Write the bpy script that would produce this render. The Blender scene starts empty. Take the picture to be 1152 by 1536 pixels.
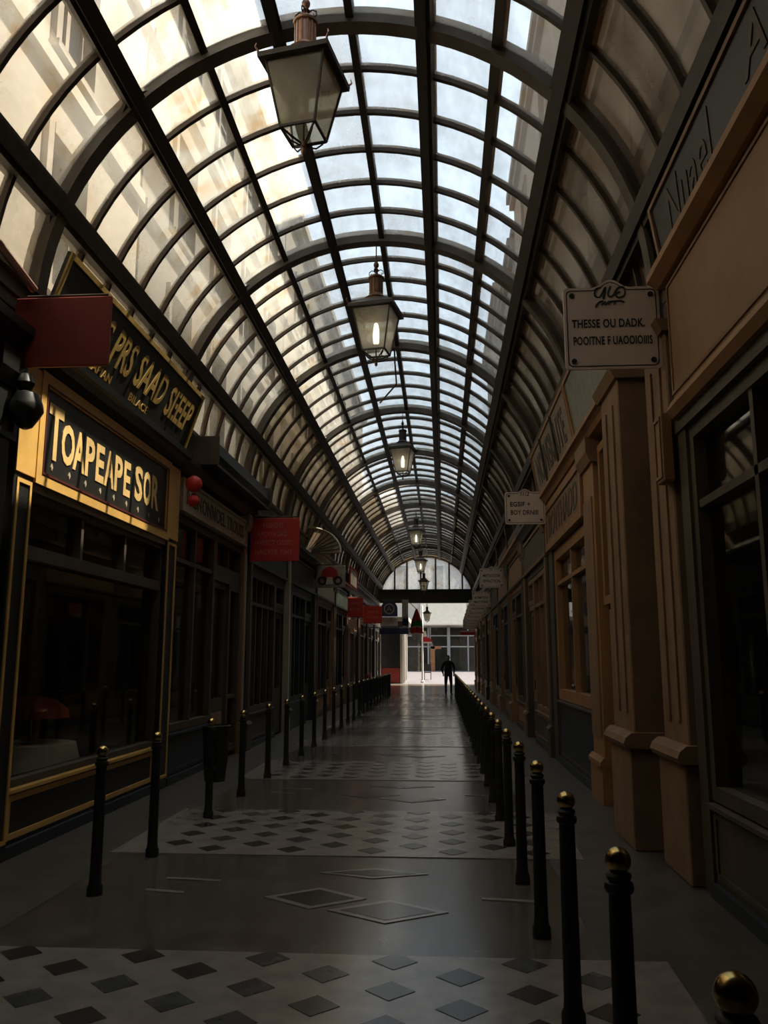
import bpy, bmesh, math, random
from mathutils import Vector, Matrix
random.seed(7)
PI = math.pi
sc = bpy.context.scene
COL = sc.collection

# ------------------------------------------------------------------ camera, sky, sun, exposure
CAM_H = 1.62
cam_d = bpy.data.cameras.new('camera'); cam = bpy.data.objects.new('camera', cam_d); COL.objects.link(cam)
cam.location = (0, 0, CAM_H)
cam.rotation_euler = (math.radians(90 + 10.03), 0, math.radians(3.95))
cam_d.sensor_fit = 'AUTO'; cam_d.sensor_width = 36; cam_d.lens = 1255 / 1536 * 36
cam_d.clip_start = 0.05; cam_d.clip_end = 600
sc.camera = cam

SUN_DIR = Vector((1.0, 0.30, 2.40)).normalized()          # towards the sun
w = bpy.data.worlds.new('sky'); sc.world = w; w.use_nodes = True
nt = w.node_tree; nt.nodes.clear()
sky = nt.nodes.new('ShaderNodeTexSky'); sky.sky_type = 'NISHITA'; sky.sun_disc = False
sky.sun_elevation = math.asin(SUN_DIR.z); sky.sun_rotation = math.atan2(SUN_DIR.x, SUN_DIR.y)
sky.dust_density = 3.0; sky.air_density = 1.0; sky.ozone_density = 1.0
hs = nt.nodes.new('ShaderNodeHueSaturation'); hs.inputs['Saturation'].default_value = 0.36
bg = nt.nodes.new('ShaderNodeBackground'); bg.inputs['Strength'].default_value = 0.315
wo = nt.nodes.new('ShaderNodeOutputWorld')
tn = nt.nodes.new('ShaderNodeMix'); tn.data_type = 'RGBA'; tn.blend_type = 'MULTIPLY'; tn.inputs[0].default_value = 1.0; tn.inputs[7].default_value = (.93, 1.0, .985, 1)
nt.links.new(sky.outputs[0], hs.inputs['Color']); nt.links.new(hs.outputs[0], tn.inputs[6]); nt.links.new(tn.outputs[2], bg.inputs[0]); nt.links.new(bg.outputs[0], wo.inputs[0])

sun_d = bpy.data.lights.new('sun', 'SUN'); sun_d.energy = 15.0; sun_d.angle = math.radians(0.6); sun_d.color = (1.0, 0.87, 0.68)
sun = bpy.data.objects.new('sun', sun_d); COL.objects.link(sun)
sun.rotation_euler = SUN_DIR.to_track_quat('Z', 'Y').to_euler(); sun.location = (10, -4, 30)

vs = sc.view_settings
vs.view_transform = 'Standard'; vs.look = 'None'; vs.gamma = 1.0; vs.exposure = 0.5; vs.use_curve_mapping = False
sc.cycles.transparent_max_bounces = 24
sc.cycles.max_bounces = 8; sc.cycles.diffuse_bounces = 4; sc.cycles.glossy_bounces = 4; sc.cycles.transmission_bounces = 6
sc.cycles.sample_clamp_indirect = 4.0
sc.cycles.caustics_reflective = False; sc.cycles.caustics_refractive = False

# ------------------------------------------------------------------ materials
def _nodes(name):
    m = bpy.data.materials.new(name); m.use_nodes = True
    t = m.node_tree; t.nodes.clear()
    return m, t, t.nodes.new('ShaderNodeOutputMaterial')
def _noise(t, scale, detail=4, stretch=(1, 1, 1), rough=.55):
    tc = t.nodes.new('ShaderNodeNewGeometry'); mp = t.nodes.new('ShaderNodeMapping'); mp.inputs['Scale'].default_value = stretch
    n = t.nodes.new('ShaderNodeTexNoise'); n.inputs['Scale'].default_value = scale; n.inputs['Detail'].default_value = detail
    n.inputs['Roughness'].default_value = rough
    t.links.new(tc.outputs['Position'], mp.inputs[0]); t.links.new(mp.outputs[0], n.inputs['Vector'])
    return n
def mat(name, col, rough=.6, metal=0., var=.25, scale=6., stretch=(1, 1, 1), bump=.0, emit=0., spec=.5, col2=None, coat=0.):
    m, t, out = _nodes(name)
    b = t.nodes.new('ShaderNodeBsdfPrincipled')
    n = _noise(t, scale, 5, stretch)
    r = t.nodes.new('ShaderNodeValToRGB')
    lo = tuple(c * (1 - var) for c in col) if col2 is None else col2
    r.color_ramp.elements[0].position = .32; r.color_ramp.elements[1].position = .68
    r.color_ramp.elements[0].color = (*lo, 1); r.color_ramp.elements[1].color = (*col, 1)
    t.links.new(n.outputs['Fac'], r.inputs[0]); t.links.new(r.outputs[0], b.inputs['Base Color'])
    b.inputs['Roughness'].default_value = rough; b.inputs['Metallic'].default_value = metal
    b.inputs['Specular IOR Level'].default_value = spec; b.inputs['Coat Weight'].default_value = coat
    if bump:
        n2 = _noise(t, scale * 6, 6, stretch)
        bp = t.nodes.new('ShaderNodeBump'); bp.inputs['Strength'].default_value = bump; bp.inputs['Distance'].default_value = .01
        t.links.new(n2.outputs['Fac'], bp.inputs['Height']); t.links.new(bp.outputs[0], b.inputs['Normal'])
    if emit:
        b.inputs['Emission Color'].default_value = (*col, 1); b.inputs['Emission Strength'].default_value = emit
    t.links.new(b.outputs[0], out.inputs[0])
    return m
def schlick(t):                       # reflectance of a thin pane, the same from either side
    lw = t.nodes.new('ShaderNodeLayerWeight')
    p = t.nodes.new('ShaderNodeMath'); p.operation = 'POWER'; p.inputs[1].default_value = 5.0; t.links.new(lw.outputs['Facing'], p.inputs[0])
    q = t.nodes.new('ShaderNodeMath'); q.operation = 'MULTIPLY_ADD'; q.inputs[1].default_value = .96; q.inputs[2].default_value = .04; t.links.new(p.outputs[0], q.inputs[0])
    return q
def roof_glass(name, tint, dirt_lo, dirt_hi, scatter):
    m, t, out = _nodes(name)
    oi = t.nodes.new('ShaderNodeObjectInfo')
    n1 = _noise(t, 1.1, 4); n2 = _noise(t, 5.0, 6, (1, .35, 1)); n3 = _noise(t, 26., 3)
    a = t.nodes.new('ShaderNodeMath'); a.operation = 'MULTIPLY_ADD'; a.inputs[1].default_value = .55
    t.links.new(n1.outputs['Fac'], a.inputs[0])
    a2 = t.nodes.new('ShaderNodeMath'); a2.operation = 'MULTIPLY'; a2.inputs[1].default_value = .45; t.links.new(n2.outputs['Fac'], a2.inputs[0])
    t.links.new(a2.outputs[0], a.inputs[2])
    a3 = t.nodes.new('ShaderNodeMath'); a3.operation = 'MULTIPLY_ADD'; a3.inputs[1].default_value = .22; t.links.new(oi.outputs['Random'], a3.inputs[0]); t.links.new(a.outputs[0], a3.inputs[2])
    mr = t.nodes.new('ShaderNodeMapRange'); mr.inputs[1].default_value = .38; mr.inputs[2].default_value = .85; mr.inputs[3].default_value = dirt_lo; mr.inputs[4].default_value = dirt_hi
    t.links.new(a3.outputs[0], mr.inputs[0])
    tr = t.nodes.new('ShaderNodeBsdfTransparent'); tr.inputs[0].default_value = (*tint, 1)
    tl = t.nodes.new('ShaderNodeBsdfTranslucent')
    n4 = _noise(t, 2.6, 3); rs = t.nodes.new('ShaderNodeValToRGB'); rs.color_ramp.elements[0].position = .52; rs.color_ramp.elements[1].position = .72
    rs.color_ramp.elements[0].color = (*scatter, 1); rs.color_ramp.elements[1].color = (scatter[0] * .85, scatter[1] * .66, scatter[2] * .45, 1)
    t.links.new(n4.outputs['Fac'], rs.inputs[0]); t.links.new(rs.outputs[0], tl.inputs[0])
    df = t.nodes.new('ShaderNodeBsdfDiffuse'); df.inputs[0].default_value = (*(c * .6 for c in scatter), 1)
    md = t.nodes.new('ShaderNodeMixShader'); md.inputs[0].default_value = .35; t.links.new(tl.outputs[0], md.inputs[1]); t.links.new(df.outputs[0], md.inputs[2])
    mx = t.nodes.new('ShaderNodeMixShader'); t.links.new(mr.outputs[0], mx.inputs[0]); t.links.new(tr.outputs[0], mx.inputs[1]); t.links.new(md.outputs[0], mx.inputs[2])
    fr = schlick(t)
    gl = t.nodes.new('ShaderNodeBsdfGlossy'); gl.inputs['Roughness'].default_value = .15; gl.inputs[0].default_value = (.8, .8, .8, 1)
    mf = t.nodes.new('ShaderNodeMixShader'); t.links.new(fr.outputs[0], mf.inputs[0]); t.links.new(mx.outputs[0], mf.inputs[1]); t.links.new(gl.outputs[0], mf.inputs[2])
    t.links.new(mf.outputs[0], out.inputs[0])
    return m
def shop_glass(name, tint, refl=.06):
    m, t, out = _nodes(name)
    tr = t.nodes.new('ShaderNodeBsdfTransparent'); tr.inputs[0].default_value = (*tint, 1)
    gl = t.nodes.new('ShaderNodeBsdfGlossy'); gl.inputs['Roughness'].default_value = .03
    fr = schlick(t)
    ad = t.nodes.new('ShaderNodeMath'); ad.operation = 'ADD'; ad.inputs[1].default_value = refl; ad.use_clamp = True
    t.links.new(fr.outputs[0], ad.inputs[0])
    mx = t.nodes.new('ShaderNodeMixShader'); t.links.new(ad.outputs[0], mx.inputs[0]); t.links.new(tr.outputs[0], mx.inputs[1]); t.links.new(gl.outputs[0], mx.inputs[2])
    t.links.new(mx.outputs[0], out.inputs[0])
    return m
M = {}
M['iron'] = mat('iron', (0.045, 0.036, 0.026), .55, .0, .35, 9, bump=.15)
M['iron_brown'] = mat('iron_brown', (0.095, 0.066, 0.042), .55, .0, .4, 9, bump=.15)
M['iron_rib'] = mat('iron_rib', (0.14, 0.118, 0.095), .6, .0, .35, 5, bump=.2)
M['roof_glass'] = roof_glass('roof_glass', (.93, .95, .96), .09, .46, (.80, .80, .76))
M['roof_glass_shaded'] = roof_glass('roof_glass_shaded', (.70, .68, .62), .25, .60, (.34, .30, .24))  # darker copy of roof_glass; shade of the vault put into its tint
M['lunette_glass'] = roof_glass('lunette_glass', (.93, .95, .97), .15, .45, (.85, .86, .88))
M['lantern_glass'] = roof_glass('lantern_glass', (.90, .88, .80), .25, .48, (.88, .84, .74))
M['shop_glass'] = shop_glass('shop_glass', (.84, .84, .80), .03)
M['floor_dark'] = mat('floor_dark', (0.13, 0.108, 0.088), .18, 0, .45, 3.5, bump=.03, spec=.8)
M['floor_side'] = mat('floor_side', (0.1, 0.085, 0.07), .4, 0, .45, 3.0, bump=.15)
M['floor_pale'] = mat('floor_pale', (0.30, 0.26, 0.225), .19, 0, .3, 5, bump=.03, spec=.8)
M['tile_dark'] = mat('tile_dark', (0.06, 0.055, 0.045), .18, 0, .4, 8)
M['tile_grey'] = mat('tile_grey', (0.09, 0.092, 0.085), .18, 0, .4, 8)
M['joint'] = mat('joint', (.05, .045, .04), .8)
M['street'] = mat('street', (0.095, 0.09, 0.105), .55, 0, .25, 2)
M['black_paint'] = mat('black_paint', (0.018, 0.019, 0.017), .42, 0, .3, 8)
M['post_black'] = mat('post_black', (.012, .014, .012), .55, 0, .4, 12, bump=.1)
M['brass'] = mat('brass', (.62, .44, .16), .22, 1.0, .35, 14)
M['yellow'] = mat('yellow', (0.74, 0.44, 0.12), .5, 0, .18, 5, bump=.05)
M['gold'] = mat('gold', (0.88, 0.6, 0.24), .45, 0, .2, 9)
M['gold_dull'] = mat('gold_dull', (0.58, 0.38, 0.1), .5, 0, .35, 9)
M['oxblood'] = mat('oxblood', (.11, .018, .015), .5, 0, .25, 8)
M['sign_red_dark'] = mat('sign_red_dark', (0.3, 0.04, 0.03), .62, 0, .2, 4)
M['sign_red'] = mat('sign_red', (0.62, 0.04, 0.03), .55, 0, .2, 4)
M['sign_red_text'] = mat('sign_red_text', (0.72, 0.26, 0.17), .6, 0, .4, 20)
M['enamel'] = mat('enamel', (0.86, 0.72, 0.62), .45, 0, .14, 4)
M['ink'] = mat('ink', (.025, .03, .025), .5)
M['tan_wood'] = mat('tan_wood', (0.42, 0.225, 0.1), .6, 0, .28, 5, (1, 1, .2), bump=.15)
M['tan_board'] = mat('tan_board', (0.36, 0.215, 0.11), .65, 0, .18, 3, bump=.08)
M['brown_wood'] = mat('brown_wood', (0.32, 0.19, 0.105), .6, 0, .35, 5, (1, 1, .2), bump=.15)
M['dark_wood'] = mat('dark_wood', (0.1, 0.078, 0.052), .55, 0, .4, 5, (1, 1, .2), bump=.12)
M['dark_green'] = mat('dark_green', (0.035, 0.05, 0.036), .5, 0, .35, 5)
M['blue_black'] = mat('blue_black', (0.032, 0.04, 0.05), .5, 0, .35, 5)
M['cream_paint'] = mat('cream_paint', (0.5, 0.43, 0.32), .6, 0, .2, 4)
M['stone'] = mat('stone', (0.3, 0.185, 0.105), .75, 0, .28, 4, bump=.25)
M['stone_dark'] = mat('stone_dark', (.14, .095, .058), .75, 0, .3, 4, bump=.25)
M['interior'] = mat('interior', (0.13, 0.11, 0.08), .9, 0, .4, 3)
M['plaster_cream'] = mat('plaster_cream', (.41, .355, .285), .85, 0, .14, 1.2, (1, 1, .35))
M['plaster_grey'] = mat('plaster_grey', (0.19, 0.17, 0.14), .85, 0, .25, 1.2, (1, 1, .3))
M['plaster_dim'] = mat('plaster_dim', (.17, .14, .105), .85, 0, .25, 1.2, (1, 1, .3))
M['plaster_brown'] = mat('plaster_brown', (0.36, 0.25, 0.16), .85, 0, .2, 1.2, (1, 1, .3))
M['plaster_far'] = mat('plaster_far', (0.46, 0.42, 0.37), .85, 0, .12, 1.2)
M['white_paint'] = mat('white_paint', (0.55, 0.53, 0.5), .6, 0, .1, 5)
M['window_dark'] = mat('window_dark', (.05, .055, .06), .12, 0, .3, 4)
M['zinc'] = mat('zinc', (.22, .23, .24), .45, .6, .25, 3)
M['copper'] = mat('copper', (0.44, 0.26, 0.19), .42, .7, .35, 10)
M['copper_dark'] = mat('copper_dark', (.19, .095, .045), .45, .5, .35, 10)
M['frame_grey'] = mat('frame_grey', (.24, .235, .23), .6, 0, .1, 5)
M['shop_grey'] = mat('shop_grey', (.10, .095, .095), .7, 0, .5, 1.5)
M['awning_beige'] = mat('awning_beige', (0.62, 0.55, 0.45), .8, 0, .12, 3)
M['orange_frame'] = mat('orange_frame', (.30, .11, .035), .6, 0, .3, 5)
M['green_glass'] = mat('green_glass', (0.2, 0.2, 0.11), .3, 0, .5, 9, (1, 1.2, .5))
M['old_gilt'] = mat('old_gilt', (0.3, 0.2, 0.11), .4, 0, .6, 12, (1, 3, .7))
M['faded_gilt'] = mat('faded_gilt', (.085, .055, .030), .5, 0, .6, 12)
M['bulb'] = mat('bulb', (1.0, .95, .85), .4, 0, .05, 5, emit=3.2)
M['blue_sign'] = mat('blue_sign', (.03, .045, .11), .5, 0, .3, 6)
M['teal'] = mat('teal', (.03, .09, .13), .6)
M['flag_red'] = mat('flag_red', (.62, .03, .03), .7, 0, .3, 12)
M['flag_green'] = mat('flag_green', (.02, .22, .05), .7, 0, .3, 12)
M['cloth_tan'] = mat('cloth_tan', (.23, .15, .085), .9, 0, .4, 6, (1, 1, .3))
M['cloth_grey'] = mat('cloth_grey', (.16, .15, .13), .9, 0, .4, 6, (1, 1, .3))
M['cloth_red'] = mat('cloth_red', (.42, .035, .022), .85, 0, .3, 8)
M['cloth_white'] = mat('cloth_white', (0.85, 0.82, 0.75), .85, 0, .2, 8)
M['lantern_red'] = mat('lantern_red', (.72, .05, .04), .6, 0, .2, 8)
M['jacket'] = mat('jacket', (.012, .014, .012), .8)
M['trousers'] = mat('trousers', (.014, .017, .018), .85)
M['skin'] = mat('skin', (.45, .27, .19), .6)
M['hair'] = mat('hair', (.018, .014, .011), .6)

# ------------------------------------------------------------------ helpers
OFF = {}
class MB:
    def __init__(s): s.v = []; s.f = []
    def box(s, x0, x1, y0, y1, z0, z1):
        if x0 > x1: x0, x1 = x1, x0
        if y0 > y1: y0, y1 = y1, y0
        if z0 > z1: z0, z1 = z1, z0
        n = len(s.v)
        s.v += [(x0, y0, z0), (x1, y0, z0), (x1, y1, z0), (x0, y1, z0), (x0, y0, z1), (x1, y0, z1), (x1, y1, z1), (x0, y1, z1)]
        s.f += [tuple(n + k for k in q) for q in ((0, 3, 2, 1), (4, 5, 6, 7), (0, 1, 5, 4), (1, 2, 6, 5), (2, 3, 7, 6), (3, 0, 4, 7))]
        return s
    def hexa(s, bot, top):
        """two matching rings of points joined into a solid"""
        n = len(s.v); k = len(bot)
        s.v += [tuple(p) for p in bot] + [tuple(p) for p in top]
        s.f.append(tuple(n + i for i in reversed(range(k)))); s.f.append(tuple(n + k + i for i in range(k)))
        for i in range(k):
            j = (i + 1) % k; s.f.append((n + i, n + j, n + k + j, n + k + i))
        return s
    def loft(s, rings, caps=True):
        n = len(s.v); k = len(rings[0])
        for r in rings: s.v += [tuple(p) for p in r]
        for a in range(len(rings) - 1):
            for i in range(k):
                j = (i + 1) % k
                s.f.append((n + a * k + i, n + a * k + j, n + (a + 1) * k + j, n + (a + 1) * k + i))
        if caps:
            s.f.append(tuple(n + i for i in reversed(range(k)))); s.f.append(tuple(n + (len(rings) - 1) * k + i for i in range(k)))
        return s
    def lathe(s, prof, seg=16, c=(0, 0, 0)):
        return s.loft([[(c[0] + r * math.cos(2 * PI * i / seg), c[1] + r * math.sin(2 * PI * i / seg), c[2] + z) for i in range(seg)] for r, z in prof])
    def tube(s, pts, r, seg=6):
        pts = [Vector(p) for p in pts]; rings = []
        rr = r if isinstance(r, (list, tuple)) else [r] * len(pts)
        for i, p in enumerate(pts):
            d = (pts[min(i + 1, len(pts) - 1)] - pts[max(i - 1, 0)]).normalized()
            a = d.orthogonal().normalized() if i == 0 else (a - d * a.dot(d)).normalized()
            b = d.cross(a)
            rings.append([p + (a * math.cos(2 * PI * k / seg) + b * math.sin(2 * PI * k / seg)) * rr[i] for k in range(seg)])
        return s.loft(rings)
    def build(s, name, m, parent=None, smooth=False, bevel=0.):
        off = OFF.get(parent.name, Vector()) if parent else Vector()
        me = bpy.data.meshes.new(name)
        me.from_pydata([(x - off.x, y - off.y, z - off.z) for x, y, z in s.v], [], s.f)
        bm = bmesh.new(); bm.from_mesh(me); bmesh.ops.recalc_face_normals(bm, faces=bm.faces)
        if bevel: bmesh.ops.bevel(bm, geom=[e for e in bm.edges if e.calc_face_angle(0) > .6], offset=bevel, segments=1, affect='EDGES')
        bm.to_mesh(me); bm.free()
        if smooth:
            me.polygons.foreach_set('use_smooth', [True] * len(me.polygons))
            try: me.set_sharp_from_angle(angle=math.radians(40))
            except Exception: pass
        me.materials.append(M[m] if isinstance(m, str) else m)
        o = bpy.data.objects.new(name, me); COL.objects.link(o)
        if parent: o.parent = parent
        OFF[o.name] = off.copy()
        return o
def tag(o, label=None, cat=None, group=None, kind=None):
    if label: o['label'] = label
    if cat: o['category'] = cat
    if group: o['group'] = group
    if kind: o['kind'] = kind
    return o
def thing(name, loc, label, cat, group=None):
    o = bpy.data.objects.new(name, None); COL.objects.link(o); o.location = loc; o.empty_display_size = .1
    OFF[o.name] = Vector(loc)
    return tag(o, label, cat, group)
def copy_tree(o, parent=None):
    c = o.copy(); COL.objects.link(c); c.parent = parent
    for ch in o.children: copy_tree(ch, c)
    return c
_tc = {}
def text_mesh(s, bold=.0, shear=0.):
    k = (s, bold, shear)
    if k not in _tc:
        cu = bpy.data.curves.new('t', 'FONT'); cu.body = s; cu.size = 1; cu.offset = bold; cu.shear = shear; cu.resolution_u = 3
        cu.align_x = 'LEFT'; cu.space_character = 1.05
        o = bpy.data.objects.new('t', cu); COL.objects.link(o); bpy.context.view_layer.update()
        me = o.to_mesh(); vs_ = [v.co.copy() for v in me.vertices]; fs = [tuple(p.vertices) for p in me.polygons]
        o.to_mesh_clear(); bpy.data.objects.remove(o); bpy.data.curves.remove(cu)
        xs = [v.x for v in vs_]; ys = [v.y for v in vs_]
        _tc[k] = (vs_, fs, min(xs), max(xs), min(ys), max(ys))
    return _tc[k]
def lettering(parent, s, org, right, up, width, height, m, bold=.012, shear=0., depth=.006, name='lettering'):
    """flat letters, centred on org, fitted to width x height"""
    vs_, fs, x0, x1, y0, y1 = text_mesh(s, bold, shear)
    right = Vector(right).normalized(); up = Vector(up).normalized(); n = right.cross(up); org = Vector(org)
    b = MB(); k = len(vs_)
    P = [org + right * ((v.x - (x0 + x1) / 2) / (x1 - x0) * width) + up * ((v.y - (y0 + y1) / 2) / (y1 - y0) * height) for v in vs_]
    b.v = [tuple(p + n * depth) for p in P]; b.f = list(fs)
    # side walls along the outlines give the letters their thickness
    cnt = {}
    for f in fs:
        for i in range(len(f)):
            a, c = f[i], f[(i + 1) % len(f)]; cnt.setdefault((min(a, c), max(a, c)), []).append((a, c))
    b.v += [tuple(p) for p in P]
    for es in cnt.values():
        if len(es) == 1: a, c = es[0]; b.f.append((a, c, c + k, a + k))
    return b.build(name, m, parent)

XL, XR = -3.65, 1.90                  # inner faces of the two shop rows
XC, ZC, R = -0.90, 4.80, 2.80         # centre and radius of the barrel roof
Y0, Y1 = -9.8, 49.0
RIBS = [2.8 + 4.2 * k for k in range(0, 12)]
YR = RIBS[0]                          # the glass starts here; behind it an added slab darkens the foreground
def arc(r, th): return (XC + r * math.cos(th), ZC + r * math.sin(th))
def th_for(t):                        # angle on the vault seen from the camera's axis at x/(z-h) = t
    best = min(range(0, 1801), key=lambda i: abs((lambda q: q[0] / (q[1] - CAM_H) - t)(arc(R, math.radians(i / 10)))))
    return math.radians(best / 10)
TH = [th_for(t) for t in (.470, .228, .099, -.018, -.135, -.256, -.385, -.545, -.845)]   # purlins, right to left
def ground(y): return 0. if y < 42 else (y - 42) / 26 * .75

# ------------------------------------------------------------------ floor
fl = MB(); fl.box(XL - 3, XR + 3, Y0 - 1, 42, -.2, -.004)
fl.hexa([(XL - 3, 42, -.2), (XR + 3, 42, -.2), (XR + 3, 50, .03), (XL - 3, 50, .03)], [(XL - 3, 42, -.004), (XR + 3, 42, -.004), (XR + 3, 50, ground(50) - .004), (XL - 3, 50, ground(50) - .004)])
floor = tag(fl.build('floor', 'floor_dark'), kind='structure')
st = MB(); st.hexa([(-30, 50, 0), (30, 50, 0), (30, 70, .4), (-30, 70, .4)], [(-30, 50, ground(50)), (30, 50, ground(50)), (30, 70, ground(70)), (-30, 70, ground(70))])
tag(st.build('floor_street', 'street'), kind='structure')
for xa, xb in ((XL - .05, -2.72), (.86, XR + .05)):            # pavements in front of the shops
    MB().box(xa, xb, Y0, 42, -.05, .0).build('side_paving', 'floor_side', floor)
BAND0, BAND_P, BAND_L = 2.85, 4.52, 2.15
n_tile = 0; far = MB(); tile_mesh = None
for k in range(-3, 9):
    ya = BAND0 + BAND_P * k; yb = ya + BAND_L
    pb = MB().hexa([(-2.86, ya, -.05), (1.14, ya, -.05), (1.20, yb, -.05), (-2.86, yb, -.05)], [(-2.86, ya, .003), (1.14, ya, .003), (1.20, yb, .003), (-2.86, yb, .003)])
    pb.build('pale_band', 'floor_pale', floor)
    rows = 10
    for r_ in range(rows):
        y = yb - .1 - r_ * .205
        for c in range(6):
            x = -2.38 + .70 * c + (.35 if r_ % 2 else 0)
            if x > 1.02: continue
            d = .125
            if k >= 0 and n_tile < 290 and y > 2.0:
                n_tile += 1
                if tile_mesh is None:
                    b = MB(); b.hexa([(d, 0, -.01), (0, d, -.01), (-d, 0, -.01), (0, -d, -.01)], [(d, 0, .002), (0, d, .002), (-d, 0, .002), (0, -d, .002)])
                    o = b.build('diamond_tile', 'tile_dark', floor); tile_mesh = o.data; tile_mesh2 = tile_mesh.copy(); tile_mesh2.materials[0] = M['tile_grey']
                else:
                    o = bpy.data.objects.new('diamond_tile', tile_mesh if random.random() > .25 else tile_mesh2); COL.objects.link(o); o.parent = floor
                o.location = (x, y, .004)
            else:
                far.hexa([(x + d, y, 0), (x, y + d, 0), (x - d, y, 0), (x, y - d, 0)], [(x + d, y, .006), (x, y + d, .006), (x - d, y, .006), (x, y - d, .006)])
tag(far.build('diamond_tile', 'tile_dark', floor), kind='stuff')
def lozenge(x, y, hx, hy, rim=.045):
    MB().hexa([(x + hx, y, -.01), (x, y + hy, -.01), (x - hx, y, -.01), (x, y - hy, -.01)], [(x + hx, y, .001), (x, y + hy, .001), (x - hx, y, .001), (x, y - hy, .001)]).build('lozenge_border', 'floor_pale', floor)
    a, c = hx - rim * 1.9, hy - rim * 1.3
    MB().hexa([(x + a, y, -.01), (x, y + c, -.01), (x - a, y, -.01), (x, y - c, -.01)], [(x + a, y, .003), (x, y + c, .003), (x - a, y, .003), (x, y - c, .003)]).build('lozenge_tile', 'tile_dark', floor)
for k in range(-1, 7):
    yc = BAND0 + BAND_P * k + BAND_L + 1.0
    lozenge(-.90, yc + .12, .36, .26); lozenge(-.38, yc - .16, .40, .26); lozenge(-.55, yc + .82, .42, .16)
    for (xa, ya, l) in ((-2.1, .55, .42), (-2.15, .22, .30), (.25, .15, .4)):
        MB().hexa([(xa, yc + ya, -.01), (xa + l, yc + ya - .05, -.01), (xa + l, yc + ya, -.01), (xa, yc + ya + .05, -.01)],
                  [(xa, yc + ya, .002), (xa + l, yc + ya - .05, .002), (xa + l, yc + ya, .002), (xa, yc + ya + .05, .002)]).build('inlay_strip', 'floor_pale', floor)

# ------------------------------------------------------------------ walls behind and above the shops
def wall(side):
    s = 1 if side == 'left' else -1; X = XL if side == 'left' else XR
    f = lambda o: X + s * o
    b = MB()
    b.box(f(-2.6), f(-2.75), Y0, Y1, 0, 4.6)                    # back of the shops
    b.box(f(-2.75), f(-.02), Y0, Y1, 4.40, 4.62)                # slab over the shops
    b.box(f(-.25), f(-.02), Y0, Y1, 4.60, 4.74)
    root = tag(b.build('wall_' + side, 'interior'), kind='structure')
    return root
WALL = {'left': wall('left'), 'right': wall('right')}
def partition(side, y):
    s = 1 if side == 'left' else -1; X = XL if side == 'left' else XR
    MB().box(X - s * 2.62, X - s * .05, y - .12, y + .12, 0, 4.42).build('partition', 'interior', WALL[side])
tag(MB().box(XL - 3, XR + 3, Y0 - .25, Y0, 0, 9).build('wall_light_block', 'stone_dark'), kind='structure')  # unseen end wall, added to keep open-end daylight off the foreground

# ------------------------------------------------------------------ unseen slab added behind the camera to darken the foreground
shade_slab = MB().box(XL - .3, XR + .3, Y0, YR, 4.75, 5.05); shade_slab.box(XL - .3, XR + .3, YR - .25, YR, 5.05, 8.0)
tag(shade_slab.build('ceiling', 'stone_dark'), kind='structure')
# ------------------------------------------------------------------ glazed barrel roof
b = MB()
for s, x in ((1, XC - R), (-1, XC + R)):
    b.box(x - .14 * s, x + (.05 if s > 0 else -.02), Y0, Y1, 4.74, 4.92)
    if s > 0: b.box(x - .05, x + .10, Y0, Y1, 4.88, 4.94)
roof = tag(b.build('ceiling', 'iron_brown'), kind='structure')
def arc_strip(mb, r0, r1, ya, yb, t0, t1, n):
    rings = []
    for i in range(n + 1):
        t = t0 + (t1 - t0) * i / n
        (xa, za), (xb, zb) = arc(r0, t), arc(r1, t)
        rings.append([(xa, ya, za), (xb, ya, zb), (xb, yb, zb), (xa, yb, za)])
    return mb.loft(rings)
# ribs
rb = MB(); arc_strip(rb, R - .02, R + .15, -.035, .035, 0, PI, 40); arc_strip(rb, R - .055, R - .015, -.085, .085, 0, PI, 40)
for sx in (-1, 1):
    x = XC + sx * (R - .02); rb.box(x - .04, x + .10 * sx, -.07, .07, 4.3, 4.85)
for ti in (0, 1, 7, 8):                                         # fillet plates at the crossings with the main purlins
    t = TH[ti]
    for st_ in (-1, 1):
        for sy in (-1, 1):
            L = .34; w_ = .30
            pts = []
            for q in range(7):
                a = q / 6 * PI / 2
                pts.append((L * (1 - math.sin(a)), w_ * (1 - math.cos(a))))
            poly = [(0, 0)] + pts
            r0, r1 = R + .02, R + .06
            def P(r, du, dv):
                x, z = arc(r, t + st_ * du / R); return (x, sy * dv, z)
            rb.hexa([P(r0, u, v) for u, v in poly], [P(r1, u, v) for u, v in poly])
rib_o = None
for y in RIBS:
    if rib_o is None: rib_o = rb.build('rib', 'iron_rib', roof); o = rib_o
    else: o = rib_o.copy(); COL.objects.link(o)
    o.location = (0, y, 0)
# purlins
PW = [.26, .24, .075, .15, .075, .13, .075, .18, .24]
for t, wd in zip(TH, PW):
    e, r_ = Vector((-math.sin(t), 0, math.cos(t))), Vector((math.cos(t), 0, math.sin(t)))
    c = Vector((XC, 0, ZC))
    def ring(y, w2, ra, rb_): return [tuple(c + r_ * rr + e * ww + Vector((0, y, 0))) for rr, ww in ((ra, -w2), (rb_, -w2), (rb_, w2), (ra, w2))]
    big = wd > .1
    pb = MB().loft([ring(YR, wd / 2, R - (.05 if big else .0), R + .16), ring(Y1, wd / 2, R - (.05 if big else .0), R + .16)])
    if big: pb.loft([ring(YR, wd * .28, R - .09, R - .05), ring(Y1, wd * .28, R - .09, R - .05)])
    pb.build('purlin', 'iron', roof)
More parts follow.
